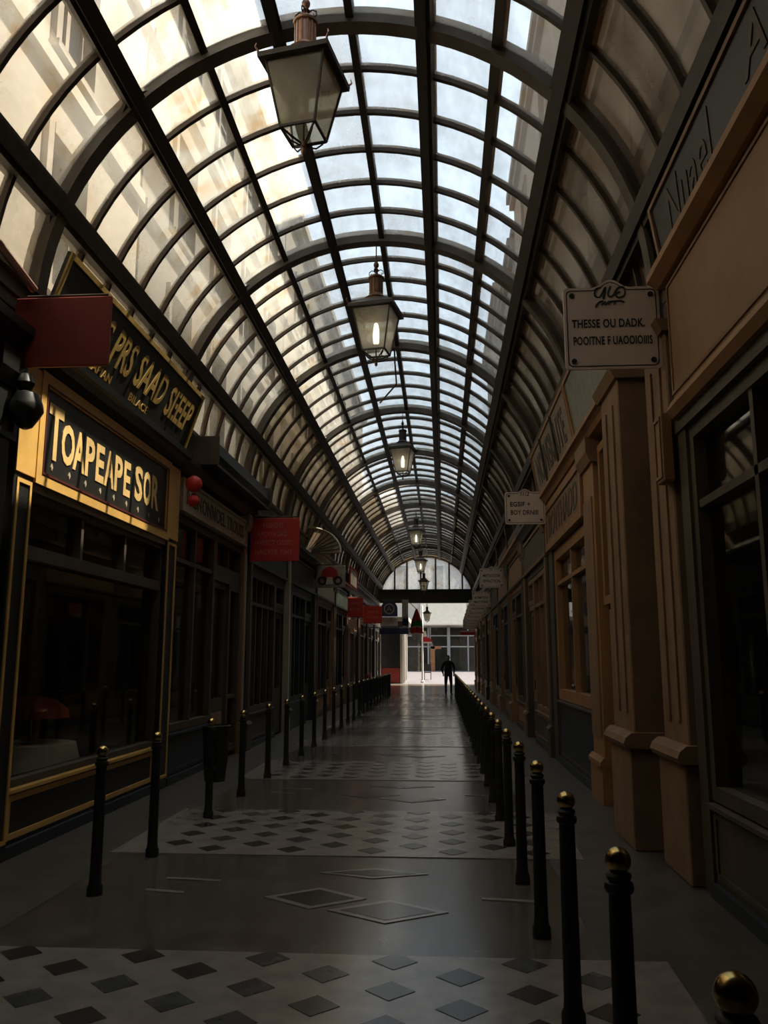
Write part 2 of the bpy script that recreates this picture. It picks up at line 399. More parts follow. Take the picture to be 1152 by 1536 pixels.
# glazing bars and panes
gb = MB(); arc_strip(gb, R + .03, R + .11, -.024, .024, 0, PI, 40)
gbar = None; EDGE = [0.0] + TH + [PI]
pane_cache = {}
far = MB(); far_shaded = MB()
def shaded_pane(c, y): return y < 2 or c in (0, 1) or (c in (8, 9) and y > 15) or (c in (2, 7) and y > 27) or y > 40  # columns and bays whose shade is put into the glass colour
for k in range(len(RIBS) - 1):
    ya, yb = RIBS[k], RIBS[k + 1]
    n = 6 if ya < 15 else 5
    dy = (yb - ya) / n
    for i in range(1, n):
        if gbar is None: gbar = gb.build('glazing_bar', 'iron_brown', roof); o = gbar
        else: o = gbar.copy(); COL.objects.link(o)
        o.location = (0, ya + i * dy, 0)
    for i in range(n):
        for c in range(len(EDGE) - 1):
            sg = 6 if (EDGE[c + 1] - EDGE[c]) > .3 else 3
            if 2.0 < ya < 21:
                key = (c, n, shaded_pane(c, ya))
                if key not in pane_cache:
                    p = MB(); arc_strip(p, R + .075, R + .083, -dy / 2, dy / 2, EDGE[c], EDGE[c + 1], sg)
                    o = p.build('pane', 'roof_glass_shaded' if key[2] else 'roof_glass', roof, smooth=True); pane_cache[key] = o
                else:
                    o = pane_cache[key].copy(); COL.objects.link(o)
                o.location = (0, ya + (i + .5) * dy, 0)
            else:
                arc_strip(far_shaded if shaded_pane(c, ya) else far, R + .075, R + .083, ya + i * dy, ya + (i + 1) * dy, EDGE[c], EDGE[c + 1], sg)
tag(far.build('pane', 'roof_glass', roof, smooth=True), kind='stuff'); tag(far_shaded.build('pane', 'roof_glass_shaded', roof, smooth=True), kind='stuff')
# far end: tie beam, lunette
lun = MB().box(XC - R - .1, XC + R + .1, Y1 - .10, Y1 + .16, 4.94, 5.62); lun.box(XC - R - .1, XC + R + .1, Y1 - .16, Y1 + .2, 5.60, 5.68)
lun.box(XC - R - .1, XC + R + .1, Y1 - .16, Y1 + .2, 4.88, 4.96)
beam = tag(lun.build('trim_1', 'dark_green'), kind='structure')
lettering(beam, 'TAVE AOAPACSEA', (-1.0, Y1 - .10, 5.28), (1, 0, 0), (0, 0, 1), 3.1, .30, 'oxblood', .01)
lx = [-3.45, -2.75, -2.03, -1.22, -.35, .44, 1.2, 1.72]
for i, x in enumerate(lx[1:-1]):
    zt = ZC + math.sqrt(max(.01, R ** 2 - (x - XC) ** 2)); MB().box(x - .045, x + .045, Y1 - .03, Y1 + .06, 5.66, zt).build('mullion', 'iron', beam)
for i in range(len(lx) - 1):
    xs = [lx[i] + (lx[i + 1] - lx[i]) * q / 5 for q in range(6)]
    rings = [[(x, Y1 + .01, 5.66), (x, Y1 + .01, max(5.67, ZC + math.sqrt(max(.0, (R + .02) ** 2 - (x - XC) ** 2)))), (x, Y1 + .02, max(5.67, ZC + math.sqrt(max(.0, (R + .02) ** 2 - (x - XC) ** 2)))), (x, Y1 + .02, 5.66)] for x in xs]
    MB().loft(rings).build('pane', 'lunette_glass', beam)

# ------------------------------------------------------------------ shopfronts
RIGHTV = {'left': (0, 1, 0), 'right': (0, -1, 0)}
def sbox(side, mb, ya, yb, o0, o1, z0, z1):
    X, s = (XL, 1) if side == 'left' else (XR, -1)
    return mb.box(X + s * o0, X + s * o1, ya, yb, z0, z1)
def moulding(side, mb, ya, yb, prof):
    """run a profile of (out, z) points along the wall"""
    X, s = (XL, 1) if side == 'left' else (XR, -1)
    return mb.loft([[(X + s * o, ya, z) for o, z in prof], [(X + s * o, yb, z) for o, z in prof]])
def frame_strip(side, mb, ya, yb, z0, z1, wd, o0, o1):
    sbox(side, mb, ya, yb, o0, o1, z0, z0 + wd); sbox(side, mb, ya, yb, o0, o1, z1 - wd, z1)
    sbox(side, mb, ya, ya + wd, o0, o1, z0 + wd, z1 - wd); sbox(side, mb, yb - wd, yb, o0, o1, z0 + wd, z1 - wd)
def pilaster(side, root, ya, yb, m_shaft, m_trim, ztop, strip=False):
    b = MB(); sbox(side, b, ya, yb, -.06, .07, .0, ztop)
    p = b.build('pilaster', m_shaft, root, bevel=.008)
    t = MB()
    if strip:
        frame_strip(side, t, ya + .03, yb - .03, .14, ztop - 1.05, .035, .07, .082); t.build('panel_border', m_trim, p)
        t = MB(); sbox(side, t, ya - .01, yb + .01, .07, .085, ztop - 1.0, ztop - .02); t.build('upper_panel', m_trim, p)
    else:
        sbox(side, t, ya - .03, yb + .03, -.05, .11, .0, .42); moulding(side, t, ya - .04, yb + .04, [(-.04, .42), (.13, .42), (.13, .47), (.09, .52), (-.04, .52)]); t.build('base', m_shaft, p)
        t = MB(); sbox(side, t, ya + .06, yb - .06, .07, .09, .75, ztop - .75); t.build('raised_panel', m_trim, p)
        t = MB(); moulding(side, t, ya - .05, yb + .05, [(-.04, ztop - .34), (.10, ztop - .34), (.15, ztop - .22), (.15, ztop - .04), (-.04, ztop - .04)]); t.build('capital', m_trim, p)
    return p
def glazing(side, root, ya, yb, z0, z1, nm, zt, m_frame, fw=.06, name='window_frame', wd=.10):
    b = MB(); frame_strip(side, b, ya, yb, z0, z1, wd, -.14, .015)
    w_ = (yb - ya - 2 * wd) / nm
    for i in range(1, nm): sbox(side, b, ya + wd + w_ * i - fw / 2, ya + wd + w_ * i + fw / 2, -.12, .0, z0 + wd, z1 - wd)
    if zt: sbox(side, b, ya + wd, yb - wd, -.12, .0, zt - fw / 2, zt + fw / 2)
    fr = b.build(name, m_frame, root)
    for i in range(nm):
        for za, zb in (((z0 + wd, zt), (zt, z1 - wd)) if zt else ((z0 + wd, z1 - wd),)):
            g = MB(); sbox(side, g, ya + wd + w_ * i, ya + wd + w_ * (i + 1), -.085, -.075, za, zb); g.build('pane', 'shop_glass', fr)
    return fr
def riser(side, root, ya, yb, z1, m, m_trim, trim_w=.04):
    b = MB(); sbox(side, b, ya, yb, -.12, .02, .10, z1); r_ = b.build('stall_riser', m, root)
    t = MB(); frame_strip(side, t, ya + .05, yb - .05, .14, z1 - .02, trim_w, .02, .032); t.build('panel_border', m_trim, r_)
    k = MB(); sbox(side, k, ya - .02, yb + .02, -.12, .06, 0, .10); k.build('kick_plate', 'blue_black', root)
    s = MB(); moulding(side, s, ya, yb, [(-.12, z1), (.06, z1), (.06, z1 + .03), (-.12, z1 + .05)]); s.build('sill', m_trim, root)
def door(side, root, ya, yb, ztop, m, m_trim, zpan=.9):
    b = MB(); sbox(side, b, ya, yb, -.16, -.04, .04, zpan); d = None
    frame_strip(side, b, ya, yb, zpan, ztop, .11, -.16, -.04); d = b.build('door', m, root)
    g = MB(); sbox(side, g, ya + .11, yb - .11, -.105, -.095, zpan + .11, ztop - .11); g.build('pane', 'shop_glass', d)
    t = MB(); sbox(side, t, ya + .14, yb - .14, -.04, -.02, .2, zpan - .12); t.build('door_panel', m_trim, d)
    X, s = (XL, 1) if side == 'left' else (XR, -1)
    MB().tube([(X - s * .04, ya + .06, 1.02), (X + s * .02, ya + .06, 1.02), (X + s * .02, ya + .06, 1.2), (X - s * .04, ya + .06, 1.2)], .012).build('door_handle', 'brass', d)
def fascia(side, root, ya, yb, z0, z1, m_board, m_trim, text=None, m_text='gold', rim=.08, th=.5, tw=.85, bold=.012, out=.08, line=None):
    b = MB(); sbox(side, b, ya, yb, -.10, out, z0, z1); f = b.build('fascia_board', m_board, root)
    t = MB(); frame_strip(side, t, ya, yb, z0, z1, rim, out, out + .025); t.build('fascia_border', m_trim, f)
    if line:
        t = MB(); frame_strip(side, t, ya + rim - .02, yb - rim + .02, z0 + rim - .02, z1 - rim + .02, .018, out + .02, out + .032); t.build('border_line', line, f)
    if text:
        X, s = (XL, 1) if side == 'left' else (XR, -1)
        lettering(f, text, (X + s * (out + .001), (ya + yb) / 2, (z0 + z1) / 2), RIGHTV[side], (0, 0, 1), (yb - ya) * tw, (z1 - z0) * th, m_text, bold)
    return f
def cornice(side, root, ya, yb, z, m, out=.26, h=.22):
    b = MB(); moulding(side, b, ya, yb, [(-.1, z), (.10, z), (.13, z + h * .35), (out * .8, z + h * .55), (out, z + h * .6), (out, z + h), (-.1, z + h)]); return b.build('cornice', m, root)
def shop_root(side, ya, yb, label, name='shopfront'):
    return thing(name, (XL if side == 'left' else XR, (ya + yb) / 2, 0), label, 'shopfront')

# left 1: black and yellow shop
r_ = shop_root('left', 6.65, 11.04, 'black shopfront with yellow trim and gold lettered name board')
pilaster('left', r_, 6.66, 6.98, 'black_paint', 'yellow', 4.20, True); pilaster('left', r_, 10.62, 11.02, 'black_paint', 'yellow', 4.20, True)
riser('left', r_, 6.98, 10.62, .52, 'black_paint', 'yellow', .05)
glazing('left', r_, 6.98, 10.62, 2.56, 3.10, 3, None, 'dark_wood', wd=.06); glazing('left', r_, 6.98, 10.62, .56, 2.56, 1, None, 'dark_wood', wd=.06)
f = fascia('left', r_, 6.98, 10.62, 3.16, 4.20, 'black_paint', 'yellow', rim=.12, line='oxblood', out=.07)
lettering(f, 'T', (XL + .071, 7.33, 3.70), (0, 1, 0), (0, 0, 1), .30, .52, 'gold', .03)
for i, (c_, wd_) in enumerate(zip('OAPEAPE', (.28, .26, .22, .21, .26, .22, .20))):
    lettering(f, c_, (XL + .071, 7.60 + .255 * i, 3.655), (0, 1, 0), (0, 0, 1), wd_, .40, 'gold', .03)
for i, c_ in enumerate('SOR'):
    lettering(f, c_, (XL + .071, 9.50 + .29 * i, 3.68), (0, 1, 0), (0, 0, 1), .25, .42, 'gold', .03)
for i in range(9):
    MB().hexa([(XL + .07, 7.30 + .37 * i + q[0], 3.37 + q[1]) for q in ((-.02, 0), (0, -.035), (.02, 0), (0, .035))], [(XL + .078, 7.30 + .37 * i + q[0], 3.37 + q[1]) for q in ((-.02, 0), (0, -.035), (.02, 0), (0, .035))]).build('painted_dot', 'cream_paint', f)
b = MB(); sbox('left', b, 6.98, 10.62, -.1, .05, 3.10, 3.16); b.build('lintel', 'cream_paint', r_)
cornice('left', r_, 6.62, 11.06, 4.22, 'black_paint', .24, .2)
# tilted sign board above it
def tilted_board(side, ya, yb, o0, z0, o1, z1, m, m_trim, label, name='sign_board', th=.035):
    X, s = (XL, 1) if side == 'left' else (XR, -1)
    root = thing(name, (X + s * o0, (ya + yb) / 2, z0), label, 'sign')
    nv = Vector(((z1 - z0), 0, -(o1 - o0) * 1)).normalized(); nx, nz = nv.x * s, nv.z
    def ring(y, a0, a1, d0, d1):
        q = lambda a, d: (X + s * (o0 + (o1 - o0) * a) + nx * d, y, z0 + (z1 - z0) * a + nz * d)
        return [q(a0, d0), q(a1, d0), q(a1, d1), q(a0, d1)]
    p = MB().loft([ring(ya, 0, 1, -th, 0), ring(yb, 0, 1, -th, 0)]).build('panel', m, root)
    t = MB()
    for a0, a1 in ((0, .06), (.94, 1)): t.loft([ring(ya, a0, a1, 0, .02), ring(yb, a0, a1, 0, .02)])
    for y in (ya, yb - .05): t.loft([ring(y, .06, .94, 0, .02), ring(y + .05, .06, .94, 0, .02)])
    t.build('border', m_trim, root)
    up = Vector((s * (o1 - o0), 0, z1 - z0)).normalized(); rt = Vector(RIGHTV[side])
    def at(u, v, d=.001):
        return Vector((X + s * (o0 + (o1 - o0) * v) + nx * d, ya + (yb - ya) * (u if side == 'left' else 1 - u), z0 + (z1 - z0) * v + nz * d))
    br = MB()
    for y in (ya + .3, yb - .3):
        br.tube([(X + s * (o0 - .02), y, z0 - .012), (X + s * (o0 - .02), y, z0 + .04), tuple(at((y - ya) / (yb - ya) if side == 'left' else (yb - y) / (yb - ya), .5, -th))], .014)
    br.build('bracket', 'iron', root)
    return root, p, at, rt, up
root, p, at, rt, up = tilted_board('left', 6.8, 11.05, .10, 4.45, .36, 5.24, 'black_paint', 'gold_dull', 'black sign board with gold capitals leaning out above the yellow-trimmed shop')
lettering(p, 'AVES PRS', at(.27, .55), rt, up, 1.55, .40, 'gold_dull', .02, .25)
lettering(p, 'SAAD', at(.59, .55), rt, up, .95, .40, 'gold_dull', .02, .25); lettering(p, 'SEEEP', at(.845, .52), rt, up, .95, .40, 'gold_dull', .02, .25)
lettering(p, 'EAPIAN', at(.30, .15), rt, up, .55, .09, 'gold_dull', .01); lettering(p, 'BILACE', at(.56, .15), rt, up, .6, .09, 'gold_dull', .01)

# left 2
r_ = shop_root('left', 11.1, 15.2, 'dark shopfront with a cream name band and glazed door next to red paper lanterns')
pilaster('left', r_, 14.95, 15.14, 'brown_wood', 'cream_paint', 4.3)
riser('left', r_, 11.12, 13.2, .62, 'blue_black', 'blue_black'); glazing('left', r_, 11.12, 13.2, .67, 3.62, 2, 3.0, 'dark_wood')
door('left', r_, 13.25, 14.15, 2.9, 'dark_wood', 'brown_wood'); b = MB(); sbox('left', b, 13.2, 14.95, -.14, .01, 2.9, 3.05); b.build('transom', 'dark_wood', r_)
glazing('left', r_, 13.2, 14.95, 3.05, 3.62, 2, None, 'dark_wood'); glazing('left', r_, 14.15, 14.95, .1, 2.9, 1, 1.0, 'dark_wood')
fascia('left', r_, 11.12, 15.0, 3.66, 4.12, 'cream_paint', 'cream_paint', 'R GNONNOEL TROUSS', 'dark_wood', .04, .5, .88)
cornice('left', r_, 11.12, 15.2, 4.22, 'dark_wood', .2, .18)
aw = thing('awning_box', (XL, 13.5, 4.42), 'dark closed awning box above the cream name band', 'awning')
b = MB(); moulding('left', b, 11.6, 15.3, [(.0, 4.42), (.34, 4.42), (.44, 4.56), (.42, 4.74), (.2, 4.80), (.0, 4.74)]); b.build('casing', 'blue_black', aw)
b = MB(); moulding('left', b, 11.65, 15.25, [(.36, 4.40), (.42, 4.40), (.42, 4.44), (.36, 4.44)]); b.build('front_bar', 'iron_brown', aw)
b = MB(); sbox('left', b, 11.56, 11.6, -.0, .46, 4.40, 4.82); b.build('end_cap', 'dark_wood', aw); b = MB(); sbox('left', b, 15.3, 15.34, 0, .46, 4.40, 4.82); b.build('end_cap', 'dark_wood', aw)

# generic shopfronts further down the two rows
def generic(side, ya, yb, label, body, trim, board, text=None, m_text='gold_dull', zr=.6, zw=3.3, fz=(3.42, 4.1), nm=3, zt=2.7, has_door=True, pil=(True, True), cor=None):
    r_ = shop_root(side, ya, yb, label)
    a, c = ya, yb
    if pil[0]: pilaster(side, r_, ya + .06, ya + .36, body, trim, 4.2); a = ya + .38
    if pil[1]: pilaster(side, r_, yb - .36, yb - .06, body, trim, 4.2); c = yb - .38
    if has_door:
        door(side, r_, c - .95, c, 2.65, trim, body); b = MB(); sbox(side, b, c - 1.05, c, -.14, .0, 2.65, 2.76); sbox(side, b, c - 1.05, c - .95, -.14, .0, 0, 2.65); b.build('door_frame', trim, r_)
        glazing(side, r_, c - 1.05, c, 2.76, zw, 1, None, trim)
        c -= 1.05
    riser(side, r_, a, c, zr, body, trim); glazing(side, r_, a, c, zr + .05, zw, nm, zt, trim)
    fascia(side, r_, ya + .02, yb - .02, fz[0], fz[1], board, trim, text, m_text, .06, .45, .7)
    b = MB(); sbox(side, b, ya, yb, -.12, .03, zw, fz[0]); b.build('lintel', body, r_)
    cornice(side, r_, ya, yb, 4.2, cor or body, .22, .2)
    return r_
generic('left', 15.3, 19.2, 'dark shopfront with tall narrow panes and one pale end post', 'dark_wood', 'dark_wood', 'dark_green', None, nm=4, pil=(True, False))
b = MB(); sbox('left', b, 19.28, 19.46, -.015, .12, 0, 4.1)
pst = thing('door_post', (XL, 19.37, 0), 'tall pale wooden post at the end of a dark shopfront', 'post'); b.build('shaft', 'cream_paint', pst)
b = MB(); sbox('left', b, 19.25, 19.49, -.015, .15, 0, .3); b.build('base', 'cream_paint', pst); b = MB(); sbox('left', b, 19.25, 19.49, -.015, .15, 4.0, 4.15); b.build('capital', 'cream_paint', pst)
Lspec = [('dark green shopfront standing open past the pale post', 'dark_green', 'dark_green', 'black_paint'), ('brown shopfront below the cream emblem board', 'tan_wood', 'dark_wood', 'cream_paint'),
         ('ochre-posted dark shopfront beyond the cream emblem board', 'tan_wood', 'black_paint', 'dark_green'), ('brown shopfront just before the paired red signs', 'dark_wood', 'brown_wood', 'oxblood'),
         ('dark green shopfront beside the paired red signs', 'dark_green', 'brown_wood', 'dark_green'), ('dark shopfront next to the blue round-topped sign', 'blue_black', 'brown_wood', 'blue_sign'), ('dark shopfront in the last left bay before the lunette arch', 'dark_wood', 'cream_paint', 'cream_paint')]
for i, sp in enumerate(Lspec):
    generic('left', 19.55 + 4.2 * i, 19.5 + 4.2 * (i + 1), *sp, nm=2 if i else 3)
for y in [6.62 - 4.2 * k for k in range(4)] + [11.08, 15.25] + [19.5 + 4.2 * k for k in range(8)]: partition('left', y)
# left 0: dark shopfront this side of the yellow one
r_ = generic('left', 2.5, 6.6, 'unlit black shopfront between the yellow-trimmed shop and the passage end', 'black_paint', 'black_paint', 'black_paint')
generic('left', -1.7, 2.4, 'black shopfront with closed door facing the nearest brass-topped posts', 'black_paint', 'black_paint', 'black_paint')

# right 1: tan fascia shop
r_ = shop_root('right', 2.6, 6.5, 'shopfront with a plain tan fascia and a large dark display window')
riser('right', r_, 2.7, 6.3, .6, 'dark_wood', 'dark_wood'); glazing('right', r_, 2.7, 6.3, .65, 3.36, 3, 2.75, 'dark_wood')
b = MB(); sbox('right', b, 2.6, 6.5, -.12, .06, 3.36, 3.46); b.build('lintel', 'dark_wood', r_)
b = MB(); moulding('right', b, 2.6, 6.42, [(-.1, 3.46), (.10, 3.46), (.14, 3.52), (.10, 3.60), (-.1, 3.60)]); b.build('lower_moulding', 'tan_wood', r_)
b = MB(); sbox('right', b, 2.6, 6.5, -.1, .05, 3.60, 4.62); fb = b.build('fascia_board', 'tan_board', r_)
b = MB(); frame_strip('right', b, 2.62, 6.5, 3.68, 4.60, .025, .05, .062); b.build('border_line', 'brown_wood', fb)
b = MB(); moulding('right', b, 2.6, 6.62, [(-.1, 4.62), (.10, 4.62), (.18, 4.68), (.18, 4.74), (-.1, 4.74)]); b.build('cornice', 'tan_wood', r_)
b = MB(); sbox('right', b, 6.30, 6.50, -.14, .04, 0, 3.46); b.build('jamb', 'dark_wood', r_)
root, p, at, rt, up = tilted_board('right', 2.4, 6.55, .06, 4.76, .14, 5.30, 'black_paint', 'brown_wood', 'black sign board with faded gilt script above the plain tan fascia')
lettering(p, 'Agvn', at(.62, .5), rt, up, 1.1, .36, 'faded_gilt', .0, .3); lettering(p, 'Nuael', at(.22, .5), rt, up, 1.1, .36, 'faded_gilt', .0, .3)
# pilaster and pillar between right 1 and right 2
def pier(ya, yb, o, label, m, ztop=4.35):
    root = thing('stone_pillar', (XR, (ya + yb) / 2, 0), label, 'pillar')
    b = MB(); sbox('right', b, ya, yb, -.06, o, .95, ztop); b.build('shaft', m, root, bevel=.012)
    b = MB(); sbox('right', b, ya - .03, yb + .03, -.05, o + .05, 0, .86); b.build('plinth', m, root, bevel=.01)
    b = MB(); moulding('right', b, ya - .07, yb + .07, [(-.05, .86), (o + .09, .86), (o + .11, .90), (o + .09, .95), (o + .04, .99), (-.05, .99)]); b.build('base_moulding', m, root)
    b = MB(); moulding('right', b, ya - .05, yb + .05, [(-.05, ztop - .10), (o + .03, ztop - .10), (o + .08, ztop), (-.05, ztop)]); b.build('capital', m, root)
    b = MB()
    for q in (.3, .7):
        y = ya + (yb - ya) * q; sbox('right', b, y - .05, y + .05, o, o + .018, 1.15, ztop - .3)
    b.build('fluting', m, root)
    return root
pier(6.60, 7.30, .07, 'narrow brown stone pilaster holding the nearest white enamel plate', 'stone')
pier(7.75, 8.55, .22, 'broad brown stone pillar with moulded base by the shop door', 'stone')
b = MB(); sbox('right', b, 6.52, 6.72, .07, .16, 3.0, 3.55); blk = thing('wall_box', (XR - .07, 6.62, 3.0), 'small brown wooden box hung on the narrow stone pilaster', 'box'); b.build('body', 'tan_wood', blk, bevel=.008)
b = MB(); frame_strip('right', b, 6.53, 6.71, 3.03, 3.52, .025, .16, .172); b.build('front_border', 'brown_wood', blk)
# right 2: door bay and window bay
r_ = shop_root('right', 8.6, 14.6, 'tan wooden shopfront with glazed door and framed name panel under green glass')
door('right', r_, 8.75, 9.95, 2.2, 'tan_wood', 'brown_wood', 1.95); glazing('right', r_, 8.75, 9.95, 2.25, 4.15, 1, None, 'tan_wood')
pilaster('right', r_, 10.02, 10.72, 'tan_wood', 'brown_wood', 4.32)
riser('right', r_, 10.75, 14.1, .95, 'blue_black', 'dark_wood'); glazing('right', r_, 10.75, 14.1, 1.0, 3.40, 2, 2.85, 'tan_wood', wd=.16)
fascia('right', r_, 10.75, 14.5, 3.44, 4.22, 'brown_wood', 'tan_wood', 'BOVTHADD', 'dark_wood', .12, .5, .8)
cornice('right', r_, 8.6, 14.6, 4.28, 'tan_wood', .2, .16)
b = MB(); sbox('right', b, 14.1, 14.55, -.1, .05, 0, 3.44); b.build('end_panel', 'dark_wood', r_)
for (ya, yb, m, lab) in ((8.1, 10.95, 'green_glass', 'green painted glass panel standing on the tan shop cornice'), (11.0, 15.1, 'old_gilt', 'long glass panel with faded gilt lettering on the tan shop cornice')):
    root, p, at, rt, up = tilted_board('right', ya, yb, .10, 4.46, .24, 5.30, m, 'tan_wood', lab)
    if m == 'old_gilt':
        lettering(p, 'NOUVERAUTE', at(.5, .5), rt, up, 3.2, .5, 'dark_wood', .02)
        for q in (.33, .66):
            a_, c_ = at(q, .03, .012), at(q, .97, .012); MB().tube([tuple(a_), tuple(c_)], .02).build('glazing_bar', 'iron', root)
Rspec = [('dark shopfront in a recess beyond the tan wooden shop', 'dark_wood', 'brown_wood', 'dark_wood'), ('tan shopfront with pale name panel past the recessed dark one', 'tan_wood', 'dark_wood', 'tan_board'),
         ('dark wooden shopfront flanked by tan posts halfway down the row', 'brown_wood', 'dark_wood', 'brown_wood'), ('ochre-posted shopfront below a small white plate', 'tan_wood', 'dark_green', 'dark_wood'),
         ('dark green shopfront with tan posts deep in the row', 'dark_green', 'brown_wood', 'dark_green'), ('tan shopfront under the close row of white plates', 'tan_wood', 'dark_wood', 'tan_wood'),
         ('brown shopfront opposite the striped hanging flag', 'brown_wood', 'dark_wood', 'brown_wood'), ('tan shopfront in the last right bay before the lunette arch', 'tan_wood', 'brown_wood', 'cream_paint')]
for i, sp in enumerate(Rspec):
    ya = 14.65 + 4.28 * i; generic('right', ya, ya + 4.24, *sp, nm=2 if i else 3)
for y in [2.5, -1.7, 6.9, 8.2, 14.6] + [14.62 + 4.28 * k for k in range(1, 9)]: partition('right', y)
generic('right', -1.7, 2.5, 'dark wooden shopfront before the plain tan fascia', 'dark_wood', 'dark_wood', 'dark_wood')

# ------------------------------------------------------------------ bollards
def make_bollard():
    root = thing('bollard', (0, 0, 0), 'black iron post with a brass ball top', 'bollard')
    MB().lathe([(.055, 0), (.055, .05), (.044, .07), (.041, .12), (.037, .80), (.036, .87)], 16).build('shaft', 'post_black', root, smooth=True)
    MB().lathe([(.036, .865), (.045, .872), (.049, .885), (.045, .900), (.034, .905), (.040, .914), (.043, .922), (.038, .93), (.026, .935)], 16).build('collar', 'post_black', root, smooth=True)
    MB().lathe([(.001, .925)] + [(.043 * math.sin(a), .968 - .043 * math.cos(a)) for a in [PI * q / 10 for q in range(2, 10)]] + [(.001, 1.012)], 16).build('ball', 'brass', root, smooth=True)
    return root
ORD = 'first second third fourth fifth sixth seventh eighth ninth tenth eleventh twelfth thirteenth fourteenth fifteenth sixteenth seventeenth eighteenth nineteenth twentieth'.split()
ORD += ['twenty-' + q for q in ORD[:9]]
def bollard_row(x, ys, ref, what, group):
    proto = make_bollard(); k0 = min(range(len(ys)), key=lambda i: abs(ys[i] - ref))
    for i, y in enumerate(ys):
        o = proto if i == 0 else copy_tree(proto); o.location = (x, y, 0); o['group'] = group
        o['label'] = ('black post with brass ball level with ' + what) if i == k0 else '%s brass-topped black post %s the one level with %s' % (ORD[abs(i - k0) - 1], 'beyond' if i > k0 else 'before', what)
bollard_row(.57, [.7, 1.84, 2.97, 4.16, 5.40, 6.62, 7.86] + [9.05 + 1.2 * k for k in range(26)], 8.1, 'the broad stone pillar', 'brass-topped posts beside the tan shops')
bollard_row(-2.46, [6.1, 7.28, 9.0, 10.45, 12.0, 13.4] + [14.85 + 1.45 * k for k in range(18)], 9.0, 'the litter bin', 'brass-topped posts beside the yellow-trimmed shop')
# bin strapped behind one of the left posts
bn = thing('litter_bin', (-2.46, 9.17, .34), 'black litter bin strapped behind a brass-topped post', 'bin')
MB().lathe([(.11, .34), (.135, .60), (.15, .90), (.158, .92), (.14, .925), (.13, .86)], 14, (-2.46, 9.21, 0)).build('body', 'post_black', bn, smooth=True)
for z in (.48, .80): MB().box(-2.51, -2.41, 8.955, 9.09, z, z + .03).build('strap', 'post_black', bn)

